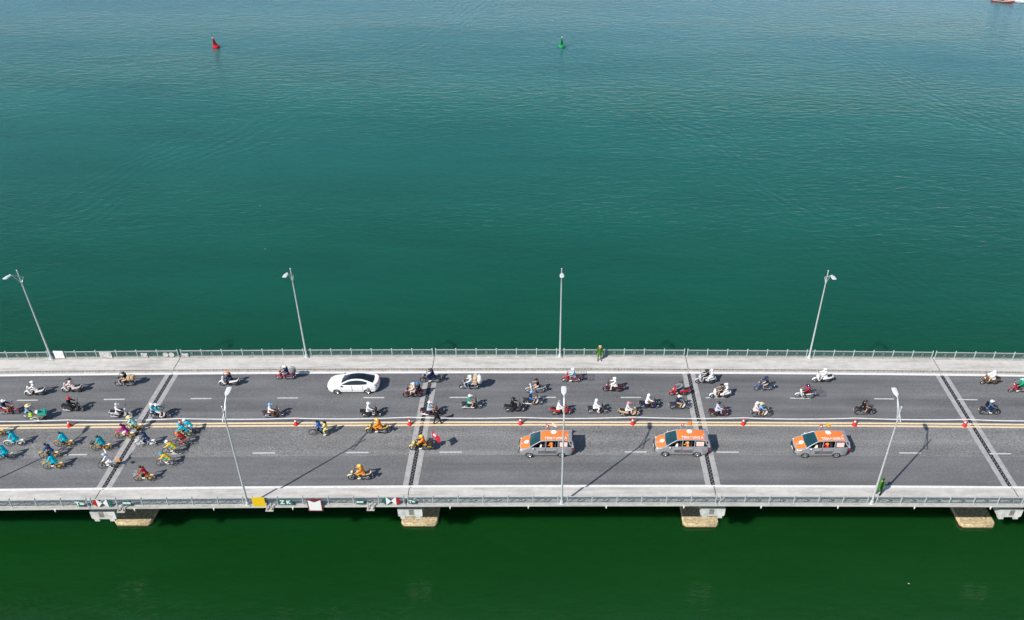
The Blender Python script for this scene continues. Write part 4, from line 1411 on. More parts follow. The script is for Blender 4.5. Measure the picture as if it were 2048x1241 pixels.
for c_, s_ in (((-.30, 0, .2), (.03, .54, .38)), ((.30, 0, .2), (.03, .54, .38)), ((0, -.26, .2), (.60, .03, .38)), ((0, .26, .2), (.60, .03, .38))):
    obj('crate_side', MB().box(c_, s_), GR, cr_)
obj('crate_lid', MB().box((.36, 0, .20), (.03, .54, .34), Matrix.Rotation(R(12), 3, 'Y')), GR, cr_)
gb = thing('lime_bag', 'lime green bag hanging beside the tricycle rider', 'bag', None, (x - .02, y - .22, zd(x) + .45))
obj('bag', rounded_box((0, 0, .22), (.34, .14, .40), .05), cloth('lime'), gb)
obj('handle', MB().torus((0, 0, .46), .08, .012, 12, 4), cloth('lime'), gb)
wb_ = thing('white_bundle', 'white wrapped bundle beside the crate on the tricycle', 'bundle', None, (x + .45, y + .1, zd(x) + .60))
obj('bundle', MB().ell((0, 0, .17), (.22, .24, .18), 10, 6), SACK, wb_)
obj('knot', MB().ell((0, 0, .36), (.05, .05, .06), 8, 4), SACK, wb_)

# ------------------------------------------------------------------ cyclists (all riding towards the first joint)
AQ = ('aqua', 'robe')
CYC = [
    ('citybike', 'yellow bicycle at the group tail', -12.09, -2.53, ('gold', 'silver', 'gold'), 'pale yellow shirt', ('paleyellow', 'shirt', 'black', 'trousers', 'hair', 'black')),
    ('plainbike', 'white bicycle', -9.72, -3.85, ('white', 'silver'), 'aqua robe with loose tail', (*AQ, 'aqua', 'trousers', 'cap', 'teal')),
    ('plainbike', 'grey bicycle', -9.71, -5.53, ('darkgrey', 'silver'), 'aqua robe and dark cap', (*AQ, 'aqua', 'trousers', 'cap', 'black')),
    ('plainbike', 'yellow bicycle without basket', -5.42, -4.00, ('gold', 'silver'), 'aqua robe and black hair', (*AQ, 'black', 'trousers', 'hair', 'black')),
    ('citybike', 'yellow bicycle with tan basket', -5.95, -5.43, ('gold', 'silver', 'cream'), 'navy jacket and black hair', ('steelblue', 'jacket', 'black', 'trousers', 'hair', 'black')),
    ('citybike', 'yellow bicycle with gold basket', -5.01, -6.72, ('gold', 'silver', 'cream'), 'aqua robe and white shoes', (*AQ, 'black', 'trousers', 'hair', 'black', W)),
    ('citybike', 'yellow bicycle with black basket', -2.00, -4.52, ('gold', 'gold', 'black'), 'teal robe and red trousers', ('teal', 'robe', 'red', 'trousers', 'hair', 'black')),
    ('citybike', 'yellow bicycle with pink basket', -.59, -3.05, ('gold', 'darkgrey', 'pink'), 'magenta and white dress', ('magenta', 'jacket', W, 'trousers', 'longhair', 'black')),
    ('citybike', 'yellow bicycle astride the joint', -.32, -2.00, ('gold', 'silver', 'cream'), 'pale aqua robe and straw hat', ('paleaqua', 'robe', 'green', 'trousers', 'hat', 'straw')),
    ('citybike', 'white bicycle with white basket', 1.60, -4.08, ('white', 'white', 'white', 'white'), 'navy jacket and bun', ('steelblue', 'jacket', 'black', 'trousers', 'hair', 'black')),
    ('racebike', 'black bicycle with orange pennant', -.46, -6.70, ('black', 'black'), 'white shirt waving one arm', (W, 'shirt', W, 'trousers', 'bikehelmet', 'lightblue', W), 'waver'),
    ('citybike', 'yellow bicycle with silver basket', 3.12, -8.23, ('gold', 'gold', 'silver'), 'red and white jersey', ('red', 'shirt', 'black', 'trousers', 'hair', 'black', W)),
    ('racebike', 'black road bicycle', 4.74, -2.37, ('black', 'black'), 'aqua jersey and white helmet', ('aqua', 'shirt', 'offwhite', 'trousers', 'bikehelmet', W, W)),
    ('racebike', 'lime road bicycle', 4.47, -2.93, ('lime', 'black'), 'turquoise jersey', ('aqua', 'shirt', 'black', 'shorts', 'bikehelmet', 'aqua')),
    ('racebike', 'dark road bicycle', 4.68, -3.98, ('black', 'darkgrey'), 'red jersey', ('red', 'tshirt', 'black', 'shorts', 'bikehelmet', 'orange', 'red')),
    ('racebike', 'white-forked road bicycle', 4.24, -5.07, ('darkgrey', 'white'), 'yellow jersey and white helmet', ('yellow', 'shirt', 'green', 'shorts', 'bikehelmet', W, W)),
    ('racebike', 'silver road bicycle', 4.29, -6.46, ('silver', 'white'), 'yellow jersey and teal helmet', ('yellow', 'shirt', 'green', 'shorts', 'bikehelmet', 'teal', W)),
]
for e in CYC:
    made[e[1]] = place_bike(*e[:4], -1, *e[4:7], jit=random.uniform(-3, 3), group='bicycles', cat='bicycle', rpose=e[7] if len(e) > 7 else None)
made['duo'] = place_bike('plainbike', 'dark bicycle carrying two', 16.17, -2.78, -1, ('darkgrey', 'silver'), 'blue jacket', ('blue', 'jacket', 'black', 'trousers', 'hair', 'black'),
                         pillion=('yellow clothes', 'sidepillion', 'paleyellow', 'shirt', 'paleyellow', 'trousers', 'longhair', 'black', W), group='bicycles', cat='bicycle')
for b_, sx in ((made['black bicycle with orange pennant'][0], 0),):
    pn = thing('pennant', 'small orange pennant flying behind the waving cyclist', 'pennant', None, b_.location)
    pn.rotation_euler = b_.rotation_euler
    obj('rod', MB().tube([(-.58, 0, .36), (-.74, 0, 1.12)], .008, 5), M_GALV, pn)
    o = obj('pennant_cloth', cloth_flag(.40, .26, .04, .04, 8), cloth('orange'), pn, (-.73, 0, .88))
    o.rotation_euler = (0, 0, PI - R(20))

# ------------------------------------------------------------------ people on foot
x = 26.39
person('person in black uniform standing astride the yellow centre line', 'astride', 'black', 'jacket', 'black', 'trousers', 'hair', 'black', 'black', (x, -1.33, zd(x) + .012), R(95), extras=[('name_badge', MB().box((.155, .05, 1.22), (.012, .05, .16)), cloth('paleyellow'))])
x = 41.35
person('guard in green uniform standing against the seaward railing', 'standing', 'uniform', 'jacket', 'uniform', 'trousers', 'peaked', 'beige', 'black', (x, 7.90, zd(x) + .201), R(-80), extras=[('shoulder_board', MB().box((0, .2, 1.50), (.12, .12, .02)).box((0, -.2, 1.50), (.12, .12, .02)), cloth('red'))])
x = 63.42
person('guard in green uniform standing at the foot of a street lamp', 'standing', 'uniform', 'jacket', 'uniform', 'trousers', 'peaked', 'uniform', 'black', (x, -10.12, zd(x) + .201), R(60), extras=[('belt', MB().torus((0, 0, .98), .155, .018, 14, 4, axis='z'), cloth('brown'))])


# ------------------------------------------------------------------ cars
def arch(xc, r, z0, n=9):
    return [(xc - r * math.cos(PI * i / n), z0 + r * .98 * math.sin(PI * i / n)) for i in range(n + 1)]


def car_shell(prof, hw, open_from=None, open_to=None, round_k=.22, wz=None, slices=(-1, -.97, -.88, -.6, -.25, 0, .25, .6, .88, .97, 1)):
    xm = max(p[0] for p in prof)
    xn = min(p[0] for p in prof)
    L2 = (xm - xn) / 2
    xc = (xm + xn) / 2
    cz = sum(p[1] for p in prof) / len(prof)
    rings = []
    for f in slices:
        ring = []
        for x, z in prof:
            u = (x - xc) / L2
            e = max(0, (abs(u) - .55) / .45)
            xx = x - math.copysign(1, u) * round_k * e * e * abs(f) ** 3
            yy = f * hw * (wz(z) if wz else 1) * (1 - .10 * e * e * abs(f))
            zz = z
            if abs(f) > .99:
                zz = cz + (z - cz) * .975
                xx = xc + (xx - xc) * .992
            ring.append(Vector((xx, yy, zz)))
        rings.append(ring)
    n = len(prof)
    mb = MB()
    vs = [p for r in rings for p in r]
    fs = []
    for i in range(len(rings) - 1):
        for j in range(n):
            k = (j + 1) % n
            if open_from is not None and open_from <= j < open_to and 0 < i < len(rings) - 2:
                continue
            fs.append((i * n + j, i * n + k, (i + 1) * n + k, (i + 1) * n + j))
    fs.append(tuple(range(n))[::-1])
    fs.append(tuple((len(rings) - 1) * n + j for j in range(n)))
    return mb.add(vs, fs)


def car_wheel(root, x, y, rad, side):
    rim = MB()
    rim.torus((0, 0, 0), rad * .66, .022, 20, 5, r2=.07)
    for k in range(5):
        a = 2 * PI * k / 5 + .3
        c, s = math.cos(a), math.sin(a)
        rim.add([(c * .05 - s * .05, side * .085, s * .05 + c * .05), (c * .05 + s * .05, side * .085, s * .05 - c * .05), (c * rad * .66 + s * .035, side * .075, s * rad * .66 - c * .035), (c * rad * .66 - s * .035, side * .075, s * rad * .66 + c * .035),
                 (c * .05 - s * .05, side * .055, s * .05 + c * .05), (c * .05 + s * .05, side * .055, s * .05 - c * .05), (c * rad * .66 + s * .035, side * .045, s * rad * .66 - c * .035), (c * rad * .66 - s * .035, side * .045, s * rad * .66 + c * .035)],
                [(0, 1, 2, 3), (4, 5, 6, 7), (0, 1, 5, 4), (1, 2, 6, 5), (2, 3, 7, 6), (3, 0, 4, 7)])
    rim.tube([(0, side * .04, 0), (0, side * .095, 0)], .06, 8)
    w_ = obj('wheel', rim, mat('alloy', (.62, .63, .65), .3, .85, var=.08), root, (x, y, rad))
    tb_ = MB()
    prof_ = [(rad * .68, -.10), (rad * .93, -.105), (rad, -.075), (rad, .075), (rad * .93, .105), (rad * .68, .10)]
    rings = []
    for i in range(24):
        a = 2 * PI * i / 24
        rings.append([Vector((q * math.cos(a), yy, q * math.sin(a))) for q, yy in prof_])
    rings.append(rings[0])
    tb_.loft(rings, cap=False)
    obj('tyre', tb_, M_RUBBER, w_)
    dk = MB().tube([(0, -side * .02, 0), (0, side * .02, 0)], rad * .64, 16)
    obj('brake_disc', dk, M_ENGINE, w_)
    return w_


def interp_z(pts, x):
    for (xa, za), (xb, zb) in zip(pts, pts[1:]):
        if min(xa, xb) <= x <= max(xa, xb):
            return za + (zb - za) * (x - xa) / (xb - xa) if xb != xa else za
    return pts[-1][1]


def sheet(xs, ys, zf, yf=lambda x, z: 1., th=.006):
    mb = MB()
    rings = []
    for x in xs:
        ring = [Vector((x, y * yf(x, 0), zf(x, y) + th)) for y in ys] + [Vector((x, y * yf(x, 0), zf(x, y))) for y in reversed(ys)]
        rings.append(ring)
    return mb.loft(rings)


def side_panel(x0, x1, z0, z1, yfun, side, th=.010, n=5):
    mb = MB()
    rings = []
    for i in range(n + 1):
        z = z0 + (z1 - z0) * i / n
        y = yfun(z)
        rings.append([Vector((x0, side * (y + th), z)), Vector((x1, side * (y + th), z)), Vector((x1, side * (y - .02), z)), Vector((x0, side * (y - .02), z))])
    return mb.loft(rings)


M_SILVER = mat('van_silver', (.42, .425, .44), .33, .35, var=.04, scale=3, coat=.5)
M_ORANGE = mat('van_orange_wrap', (.86, .22, .045), .4, 0, var=.06, scale=3)
M_WHITEP = mat('car_white_paint', (.88, .88, .88), .25, 0, var=.02, scale=2, coat=.8)
M_WINDSCREEN = mat('windscreen_glass', (.012, .055, .065), .06, 0, var=.25, scale=1.5, spec=.7, coat=.3)
M_LETTER = mat('white_vinyl', (.80, .79, .78), .5, var=.03)


def van_wz(z):
    return .93 + .07 * min(1, max(0, (z - .2) / .35)) - .035 * max(0, (z - .85) / .3)


def build_van(x, y, label, poster, flagcol, n_idx):
    root = thing('minivan', label, 'van', 'orange-roofed minivans', (x, y, zd(x) + .001), PI + R((.4, -.9, 1.1)[n_idx]), slope(x))
    hw = .915
    top = [(2.14, .82), (1.78, .96), (1.28, 1.10), (.3, 1.12), (-.6, 1.12), (-1.5, 1.13), (-2.34, 1.15)]
    prof = [(2.12, .24), (2.27, .36), (2.29, .54), (2.23, .71)] + top + [(-2.44, .98), (-2.47, .6), (-2.42, .34), (-2.30, .26)] + arch(-1.375, .37, .25) + arch(1.375, .37, .25)
    # the shell is open between cowl and tail, where the cabin is
    obj('body', car_shell(prof, hw, 6, 10, wz=van_wz).mesh('van_body', 35), M_SILVER, root)
    fl_ = MB().box((-.55, 0, .42), (3.4, 1.6, .04))
    obj('cabin_floor', fl_, M_INTERIOR, root)
    for sx, yy in ((.42, -.40), (.42, .40), (-.52, -.42), (-.52, .42), (-1.45, 0)):
        wd = 1.3 if yy == 0 else .56
        st = MB().prof([(-.24, .44), (.28, .44), (.28, .56), (-.16, .58), (-.30, 1.18), (-.40, 1.18), (-.30, .5)], wd / 2)
        st.box((-.37, 0, 1.27), (.09, .26 if yy else .9, .16))
        obj('seat', st, M_INTERIOR, root, (sx, yy, 0))
    obj('dashboard', MB().prof([(.85, .7), (1.15, .7), (1.22, 1.06), (1.0, 1.09), (.86, 1.0)], .76), M_INTERIOR, root)
    zb, zr = 1.13, 1.72

    def ghy(z):
        return .865 + (.665 - .865) * max(0, min(1, (z - zb) / (zr - zb)))
    rz_pts = [(.42, 1.68), (.25, 1.735), (-.2, 1.775), (-.9, 1.785), (-1.6, 1.765), (-2.15, 1.70), (-2.27, 1.66)]
    xs = [p[0] for p in rz_pts]
    ys = [-.70, -.66, -.5, -.25, 0, .25, .5, .66, .70]

    def rz(xq, yq):
        return interp_z(rz_pts, xq) - .055 * (abs(yq) / .7) ** 3
    obj('roof', sheet(xs, ys, rz, th=.03).mesh('van_roof', 40), M_SILVER, root)
    xo = [.36, .25, -.2, -.9, -1.6, -1.98]
    rw = obj('roof_wrap', sheet(xo, [-.60, -.5, -.25, 0, .25, .5, .60], lambda a, b: rz(a, b) + .031, th=.004).mesh('roof_wrap', 40), M_ORANGE, root)
    # screens
    ws = MB()
    rings = []
    for t in (0, .25, .5, .75, 1):
        xx, zz = 1.33 + (.40 - 1.33) * t, 1.10 + (1.70 - 1.10) * t + .04 * math.sin(PI * t)
        wd = ghy(zz) - .03
        rings.append([Vector((xx - .10 * (abs(f) ** 2) * (1 - t * .5), f * wd, zz)) for f in (-1, -.6, -.2, .2, .6, 1)] + [Vector((xx - .10 * (abs(f) ** 2) * (1 - t * .5) - .012, f * wd, zz - .012)) for f in (1, .6, .2, -.2, -.6, -1)])
    ws.loft(rings)
    obj('windscreen', ws.mesh('windscreen', 40), M_WINDSCREEN, root)
    rg = MB()
    rings = []
    for t in (0, .5, 1):
        xx, zz = -2.41 + .15 * t, 1.15 + .50 * t
        wd = ghy(zz) - .06
        rings.append([Vector((xx + .05 * abs(f) ** 2, f * wd, zz)) for f in (-1, -.5, 0, .5, 1)] + [Vector((xx + .05 * abs(f) ** 2 + .012, f * wd, zz)) for f in (1, .5, 0, -.5, -1)])
    obj('rear_window', rg.loft(rings).mesh('rear_window', 40), M_GLASS, root)

    def bar(name, pts, side, r=.04):
        obj(name, MB().tube([(px, side * (ghy(pz) - .01), pz) for px, pz in pts], r, 6), M_SILVER, root)
    for s in (-1, 1):
        bar('front_pillar', [(1.36, 1.10), (.90, 1.42), (.40, 1.69)], s, .042)
        bar('roof_rail', [(.42, 1.69), (-.2, 1.735), (-.9, 1.745), (-1.6, 1.73), (-2.2, 1.67)], s, .045)
        bar('door_pillar', [(-.02, 1.11), (-.08, 1.73)], s, .035)
        bar('door_pillar', [(-1.08, 1.12), (-1.12, 1.74)], s, .035)
        bar('rear_pillar', [(-2.40, 1.13), (-2.08, 1.45), (-2.0, 1.70)], s, .06)
        bar('rear_pillar', [(-2.40, 1.13), (-2.26, 1.67)], s, .06)
        qg = MB().loft([[Vector((px, s * (ghy(pz) + o_), pz)) for px, pz in ((-1.12, 1.15), (-2.22, 1.16), (-2.06, 1.45), (-1.98, 1.67), (-1.14, 1.70))] for o_ in (-.012, .0)])
        obj('quarter_window', qg, M_GLASS, root)
        obj('window_sill', MB().tube([(1.25, s * .868, 1.115), (0, s * .868, 1.125), (-2.38, s * .862, 1.15)], .03, 6), M_SILVER, root)
        if s == -1:
            for xa, xb_ in ((1.0, .0), (-.06, -1.06)):
                pn_ = MB().loft([[Vector((px, s * (ghy(pz) + o_), pz)) for px, pz in ((xa, 1.15), (xb_, 1.15), (xb_ - .03, 1.70), (min(xa, .45), 1.70))] for o_ in (-.012, .0)])
                obj('side_window', pn_, M_GLASS, root)
        for xa, xb_ in ((.98, .0), (-.03, -1.0)):
            obj('door_gap', side_panel(xb_ - .008, xa + .008, .325, 1.095, lambda z: hw * van_wz(z), s, .002), M_JOINTRUB, root)
            dr = obj('door', side_panel(xb_ + .012, xa - .012, .34, 1.09, lambda z: hw * van_wz(z) * (1.0 if z > .3 else .98), s, .006), M_SILVER, root)
            obj('handle', MB().box((xb_ + .18, s * (hw + .018), .93), (.20, .03, .035)), M_CHROME, dr)
        obj('mirror', MB().ell((1.02, s * 1.02, 1.16), (.07, .11, .08), 8, 6).tube([(1.0, s * .87, 1.12), (1.02, s * .98, 1.15)], .02, 5), mat('mirror_cap', (.70, .71, .72), .3, .2), root)
        obj('headlight', MB().ell((1.98, s * .70, .80), (.15, .11, .035), 10, 6), M_LENS, root)
        obj('tail_light', MB().box((-2.42, s * .77, .92), (.08, .14, .30), Matrix.Rotation(R(8 * s), 3, 'Z')), M_REDLENS, root)
        for xw in (1.375, -1.375):
            car_wheel(root, xw, s * .80, .335, s)
            obj('wheel_well', MB().tube([(xw, s * .45, .36), (xw, s * .66, .36)], .36, 14), M_BLACKPL, root)
        dg_ = obj('door_graphic', side_panel(-.95, .62, .52, .82, lambda z: hw * van_wz(z), s, .0085), mat('dark_vinyl', (.13, .135, .15), .5, var=.25, scale=5), root)
        for cx_ in (-.2, .35) if n_idx != 0 else (-.2,):
            obj('round_logo', MB().torus((cx_, s * (hw + .012), .68), .12, .02, 18, 4, r2=.004), mat('logo_dark' if cx_ > 0 or n_idx == 0 else 'logo_red', (.03, .03, .06) if cx_ > 0 or n_idx == 0 else (.45, .04, .04), .5), dg_)
    # bonnet wrap, grille, bumper
    hood = [(2.20, .76), (2.14, .825), (1.78, .968), (1.28, 1.108)]
    hd = obj('bonnet_wrap', sheet([2.12, 2.02, 1.9, 1.76, 1.55, 1.34], [-.78, -.6, -.3, 0, .3, .6, .78], lambda a, b: interp_z(hood, a) + .002 - .03 * (abs(b) / .8) ** 4, yf=lambda a, z: 1 - .22 * max(0, (a - 1.3) / .8) ** 2, th=.008).mesh('bonnet_wrap', 40), M_ORANGE, root)
    obj('bonnet_logo', MB().loft([[Vector((1.60 + .21 * math.cos(2 * PI * k / 16), .21 * math.sin(2 * PI * k / 16), zz - .30 * .21 * math.cos(2 * PI * k / 16))) for k in range(16)] for zz in (1.024, 1.042)]), M_LETTER, hd)
    t2 = obj('lettering', txt_mesh('TDA', .30, .003), M_LETTER, hd)
    t2.location = (1.93, 0, .922)
    t2.rotation_euler = (0, R(20), -PI / 2)
    obj('grille', MB().prof([(2.20, .50), (2.285, .50), (2.27, .70), (2.18, .74)], .55), M_BLACKPL, root)
    obj('front_bumper_trim', MB().prof([(2.20, .30), (2.30, .32), (2.31, .40), (2.22, .42)], .62), M_CHROME, root)
    obj('number_plate', MB().box((2.30, 0, .46), (.012, .44, .11)), M_PLATE, root)
    # roof lettering and emblem
    t_ = obj('lettering', txt_mesh('TÔN ĐÔNG Á', .33, .003), M_LETTER, rw)
    t_.location = (-.90, .42, interp_z(rz_pts, -.9) - .0 + .031 - .055 * (.42 / .7) ** 3 + .012)
    t_.rotation_euler = (R(-3.2), 0, PI)
    wd_ = max(v.co.x for v in t_.data.vertices) - min(v.co.x for v in t_.data.vertices)
    t_.scale = (1.9 / wd_, 1.3, 1)
    obj('roof_emblem', MB().lathe([(.25, 0), (.25, .006)], (-.72, -.36, rz(-.72, -.36) + .037), 20), M_LETTER, rw)
    obj('aerial', MB().prof([(-1.98, 1.76), (-1.86, 1.76), (-1.95, 1.83)], .02), M_LETTER, root)
    # paper poster in the near quarter window
    obj('window_poster', MB().loft([[Vector((px, ghy(pz) + o_, pz)) for px, pz in ((-1.22, 1.22), (-1.86, 1.22), (-1.88, 1.60), (-1.22, 1.60))] for o_ in (.004, .010)]), mat('pink_paper', (.74, .52, .46), .8, var=.12, scale=6), root)
    for yq, m_ in ((.45, M_LETTER),):
        obj('dashboard_card', MB().box((.98, yq, 1.165), (.16, .2, .02), Matrix.Rotation(R(30), 3, 'Y')), M_LETTER, root)
    # occupants and flags are things of their own
    ry = PI
    wx = lambda px, py: (x - px, y - py, zd(x) + .001)
    who = ['first', 'second', 'third'][n_idx]
    vdesc = ['the van behind the lamp pole', 'the van crossing the joint', 'the van farthest from the flag bearer'][n_idx]
    person(f'driver in white shirt inside {vdesc}', 'seated', W, 'tshirt', 'darkgrey', 'trousers', 'hair', 'black', at=wx(.42, .42), rz=PI, group='van occupants')
    person(f'passenger in {flagcol[2]} at the rear window of {vdesc}', 'seated', flagcol[0], 'jacket', 'darkgrey', 'trousers', 'cap', flagcol[1], at=wx(-.50, .50), rz=PI, group='van occupants')
    for nm, fx, c_, ww, hh, zz in (('red_flag', -.02, 'red', .28, .30, 2.02), ('orange_flag', -.55, flagcol[3], .44, .36, 2.12)):
        f = thing(nm, f"small {'red' if c_ == 'red' else flagcol[4]} flag fixed to the far window of {vdesc}", 'flag', 'van flags', wx(fx, -.78))
        obj('flag_stick', MB().tube([(0, 0, 1.40), (.0, .03, zz + hh)], .012, 5), M_GALV, f)
        q = obj('flag_cloth', cloth_flag(ww, hh, .05, .05, 8), cloth(c_), f, (0, .03, zz))
        q.rotation_euler = (0, 0, R((-20, 5, -8)[n_idx]))
        if c_ == 'red':
            obj('flag_disc', MB().loft([[Vector((.14 + .075 * math.cos(2 * PI * k / 12), yy, .14 + .075 * math.sin(2 * PI * k / 12))) for k in range(12)] for yy in (-.04, .05)]), M_LETTER, q)
    return root


build_van(36.07, -4.82, 'orange-roofed silver minivan standing behind the lamp pole', 0, ('orange', 'orange', 'orange', 'cream', 'cream'), 0)
build_van(47.75, -4.70, 'orange-roofed silver minivan crossing the expansion joint', 1, ('orange', 'beige', 'orange jacket', 'orange', 'orange'), 1)
build_van(59.79, -4.80, 'orange-roofed silver minivan nearest the lamp with the guard', 2, ('red', 'orange', 'red jacket', 'gold', 'golden'), 2)


def build_sedan(x, y, label):
    root = thing('sedan', label, 'car', None, (x, y, zd(x) + .001), PI, slope(x))
    hw = .93

    def wz(z):
        return .94 + .06 * min(1, max(0, (z - .2) / .35)) - .07 * max(0, (z - .72) / .3)
    top = [(2.30, .76), (2.05, .86), (1.5, .94), (1.02, .985), (.2, .975), (-.8, .99), (-1.6, 1.03), (-2.10, 1.07), (-2.36, 1.06)]
    prof = [(2.18, .22), (2.38, .30), (2.43, .48), (2.41, .64)] + top + [(-2.44, .92), (-2.46, .60), (-2.42, .36), (-2.30, .26)] + arch(-1.43, .375, .24) + arch(1.43, .375, .24)
    obj('body', car_shell(prof, hw, wz=wz, round_k=.30).mesh('sedan_body', 35), M_WHITEP, root)
    # glass canopy: screen, black roof, fastback glass and side windows
    gp = [(1.10, .95), (.75, 1.16), (.35, 1.34), (.0, 1.42), (-.45, 1.455), (-.95, 1.425), (-1.40, 1.31), (-1.80, 1.15), (-2.02, 1.06), (-1.6, 1.0), (-.4, .96), (.6, .94)]

    def gy(z):
        return .80 + (.545 - .80) * max(0, min(1, (z - .96) / .48))
    rings = []
    for f in (-1, -.97, -.7, -.35, 0, .35, .7, .97, 1):
        k = .985 if abs(f) == 1 else 1
        rings.append([Vector((px * k - .10 * abs(f) ** 3 * (1 if px > .3 else 0) + .10 * abs(f) ** 3 * (1 if px < -1.3 else 0), f * gy(pz), (pz - .03 * abs(f) ** 3))) for px, pz in gp])
    obj('glass_canopy', MB().loft(rings).mesh('glass_canopy', 35), M_GLASS, root)
    obj('black_roof', sheet([.30, .0, -.45, -.95, -1.15], [-.46, -.25, 0, .25, .46], lambda a, b: interp_z([(.35, 1.34), (0, 1.42), (-.45, 1.455), (-.95, 1.425), (-1.4, 1.31)], a) + .001 - .03 * (abs(b) / .56) ** 3, th=.008).mesh('black_roof', 40), mat('gloss_black', (.008, .010, .016), .12, var=.05, coat=.5), root)
    for s in (-1, 1):
        arc = [(1.22, .955), (.80, 1.13), (.36, 1.32), (.0, 1.40), (-.45, 1.43), (-.95, 1.40), (-1.40, 1.29), (-1.80, 1.145), (-2.08, 1.07)]
        rr = []
        for px, pz in arc:
            yo = gy(pz)
            rr.append([Vector((px, s * (yo + .035), pz - .055)), Vector((px, s * (yo + .030), pz + .02)), Vector((px, s * (yo - .085), pz + .045)), Vector((px, s * (yo - .10), pz - .02))])
        obj('roof_rail', MB().loft(rr), M_WHITEP, root)
        qt = MB().loft([[Vector((px, s * (gy(pz) + o_), pz)) for px, pz in ((-1.45, 1.02), (-2.14, 1.05), (-1.76, 1.14), (-1.42, 1.27))] for o_ in (-.03, .022)])
        obj('rear_quarter', qt, M_WHITEP, root)
        for xa, xb_ in ((.98, -.02), (-.05, -1.02)):
            obj('door_gap', side_panel(xb_ - .008, xa + .008, .305, .935, lambda z: hw * wz(z), s, .002), M_JOINTRUB, root)
            dr = obj('door', side_panel(xb_ + .012, xa - .012, .32, .93, lambda z: hw * wz(z), s, .005), M_WHITEP, root)
            obj('handle', MB().box((xb_ + .20, s * (hw * .985 + .012), .80), (.20, .03, .03)), M_WHITEP, dr)
        obj('mirror', MB().ell((.92, s * .98, 1.0), (.08, .10, .065), 8, 6).tube([(.92, s * .82, .97), (.92, s * .95, .99)], .02, 5), M_BLACKPL, root)
        obj('headlight', MB().ell((2.14, s * .70, .70), (.14, .12, .03), 10, 6), M_LENS, root)
        obj('tail_light', MB().prof([(-2.38, .92), (-2.32, 1.0), (-2.05, .97), (-2.3, .93)], .012, y0=s * .80), mat('dark_tail', (.10, .01, .012), .2), root)
        for xw in (1.43, -1.43):
            car_wheel(root, xw, s * .81, .335, s)
            obj('wheel_well', MB().tube([(xw, s * .45, .36), (xw, s * .68, .36)], .36, 14), M_BLACKPL, root)
    obj('tail_bar', MB().box((-2.40, 0, .97), (.05, 1.2, .03)), M_REDLENS, root)
    obj('number_plate', MB().box((-2.46, 0, .72), (.012, .44, .11)), M_PLATE, root)
    obj('grille', MB().prof([(2.36, .34), (2.425, .36), (2.43, .46), (2.36, .48)], .62), M_BLACKPL, root)
    return root


build_sedan(17.98, 3.80, 'white sedan with black glass roof driving alone in the lane')

# ------------------------------------------------------------------ cones and tape
M_CONE = mat('cone_orange_red', (.72, .035, .025), .55, var=.08, scale=6)
M_CONEBASE = mat('cone_base', (.62, .03, .025), .7, var=.12, scale=6)
CONES = [(-6.31, 'traffic cone between the tricycle and the first aqua-robed cyclists'), (3.53, 'traffic cone half hidden by the cyclist in aqua jersey'), (13.77, 'traffic cone ahead of the bicycle carrying two'),
         (23.92, 'traffic cone beside the person in black uniform'), (33.82, 'traffic cone above the bonnet of the van behind the lamp pole'), (43.92, 'traffic cone below the maroon and cream scooter'),
         (53.93, 'traffic cone below the bike with yellow and white helmets'), (64.08, 'traffic cone below the black motorcycle and its rider in shorts'), (74.21, 'traffic cone at the joint past the last van'),
         (-16.4, 'traffic cone beyond the tail of the cyclists'), (84.3, 'traffic cone beyond the last joint')]
cone_base = rounded_box((0, 0, .02), (.40, .40, .04), .05).mesh('cone_base', 40)
cone_body = MB().lathe([(.175, .035), (.10, .40)], n=14).mesh('cone_body', 50)
cone_band = MB().lathe([(.1005, .40), (.075, .55)], n=14).mesh('cone_band', 50)
cone_tip = MB().lathe([(.0755, .55), (.04, .72), (.03, .75)], n=14).mesh('cone_tip', 50)
for cx, lbl in CONES:
    c = thing('traffic_cone', lbl, 'cone', 'cones along the centre line', (cx, -1.36 + random.uniform(-.05, .05), zd(cx) + .013), random.uniform(0, 6))
    obj('base', cone_base, M_CONEBASE, c)
    obj('cone_body', cone_body, M_CONE, c)
    obj('white_band', cone_band, M_SIGNWHITE, c)
    obj('tip', cone_tip, M_CONE, c)
cx_s = sorted(c[0] for c in CONES)
rings = []
for a, b in zip(cx_s, cx_s[1:]):
    for i in range(13):
        t = i / 12
        x = a + (b - a) * t
        z = zd(x) + .78 - .13 * 4 * t * (1 - t)
        y = -1.34 + .03 * math.sin(x * .31)
        rings.append([Vector((x, y - .012, z - .03)), Vector((x, y + .010, z + .035)), Vector((x, y + .015, z + .035)), Vector((x, y - .007, z - .03))])
tp = MB().loft(rings)
tapem = bpy.data.materials.new('barrier_tape')
tapem.use_nodes = True
tn = tapem.node_tree
tb2 = tn.nodes['Principled BSDF']
tb2.inputs['Roughness'].default_value = .5
g_ = tn.nodes.new('ShaderNodeNewGeometry')
wv = tn.nodes.new('ShaderNodeTexWave')
wv.inputs['Scale'].default_value = .28
wv.bands_direction = 'X'
wv.inputs['Distortion'].default_value = 6
rp = tn.nodes.new('ShaderNodeValToRGB')
rp.color_ramp.elements[0].color = (.80, .79, .79, 1)
rp.color_ramp.elements[0].position = .86
rp.color_ramp.elements[1].color = (.78, .70, .69, 1)
rp.color_ramp.elements[1].position = .93
tn.links.new(g_.outputs['Position'], wv.inputs['Vector'])
tn.links.new(wv.outputs['Fac'], rp.inputs['Fac'])
tn.links.new(rp.outputs['Color'], tb2.inputs['Base Color'])
tag(obj('barrier_tape', tp, tapem), 'long white barrier tape strung from cone to cone along the centre line', 'tape')


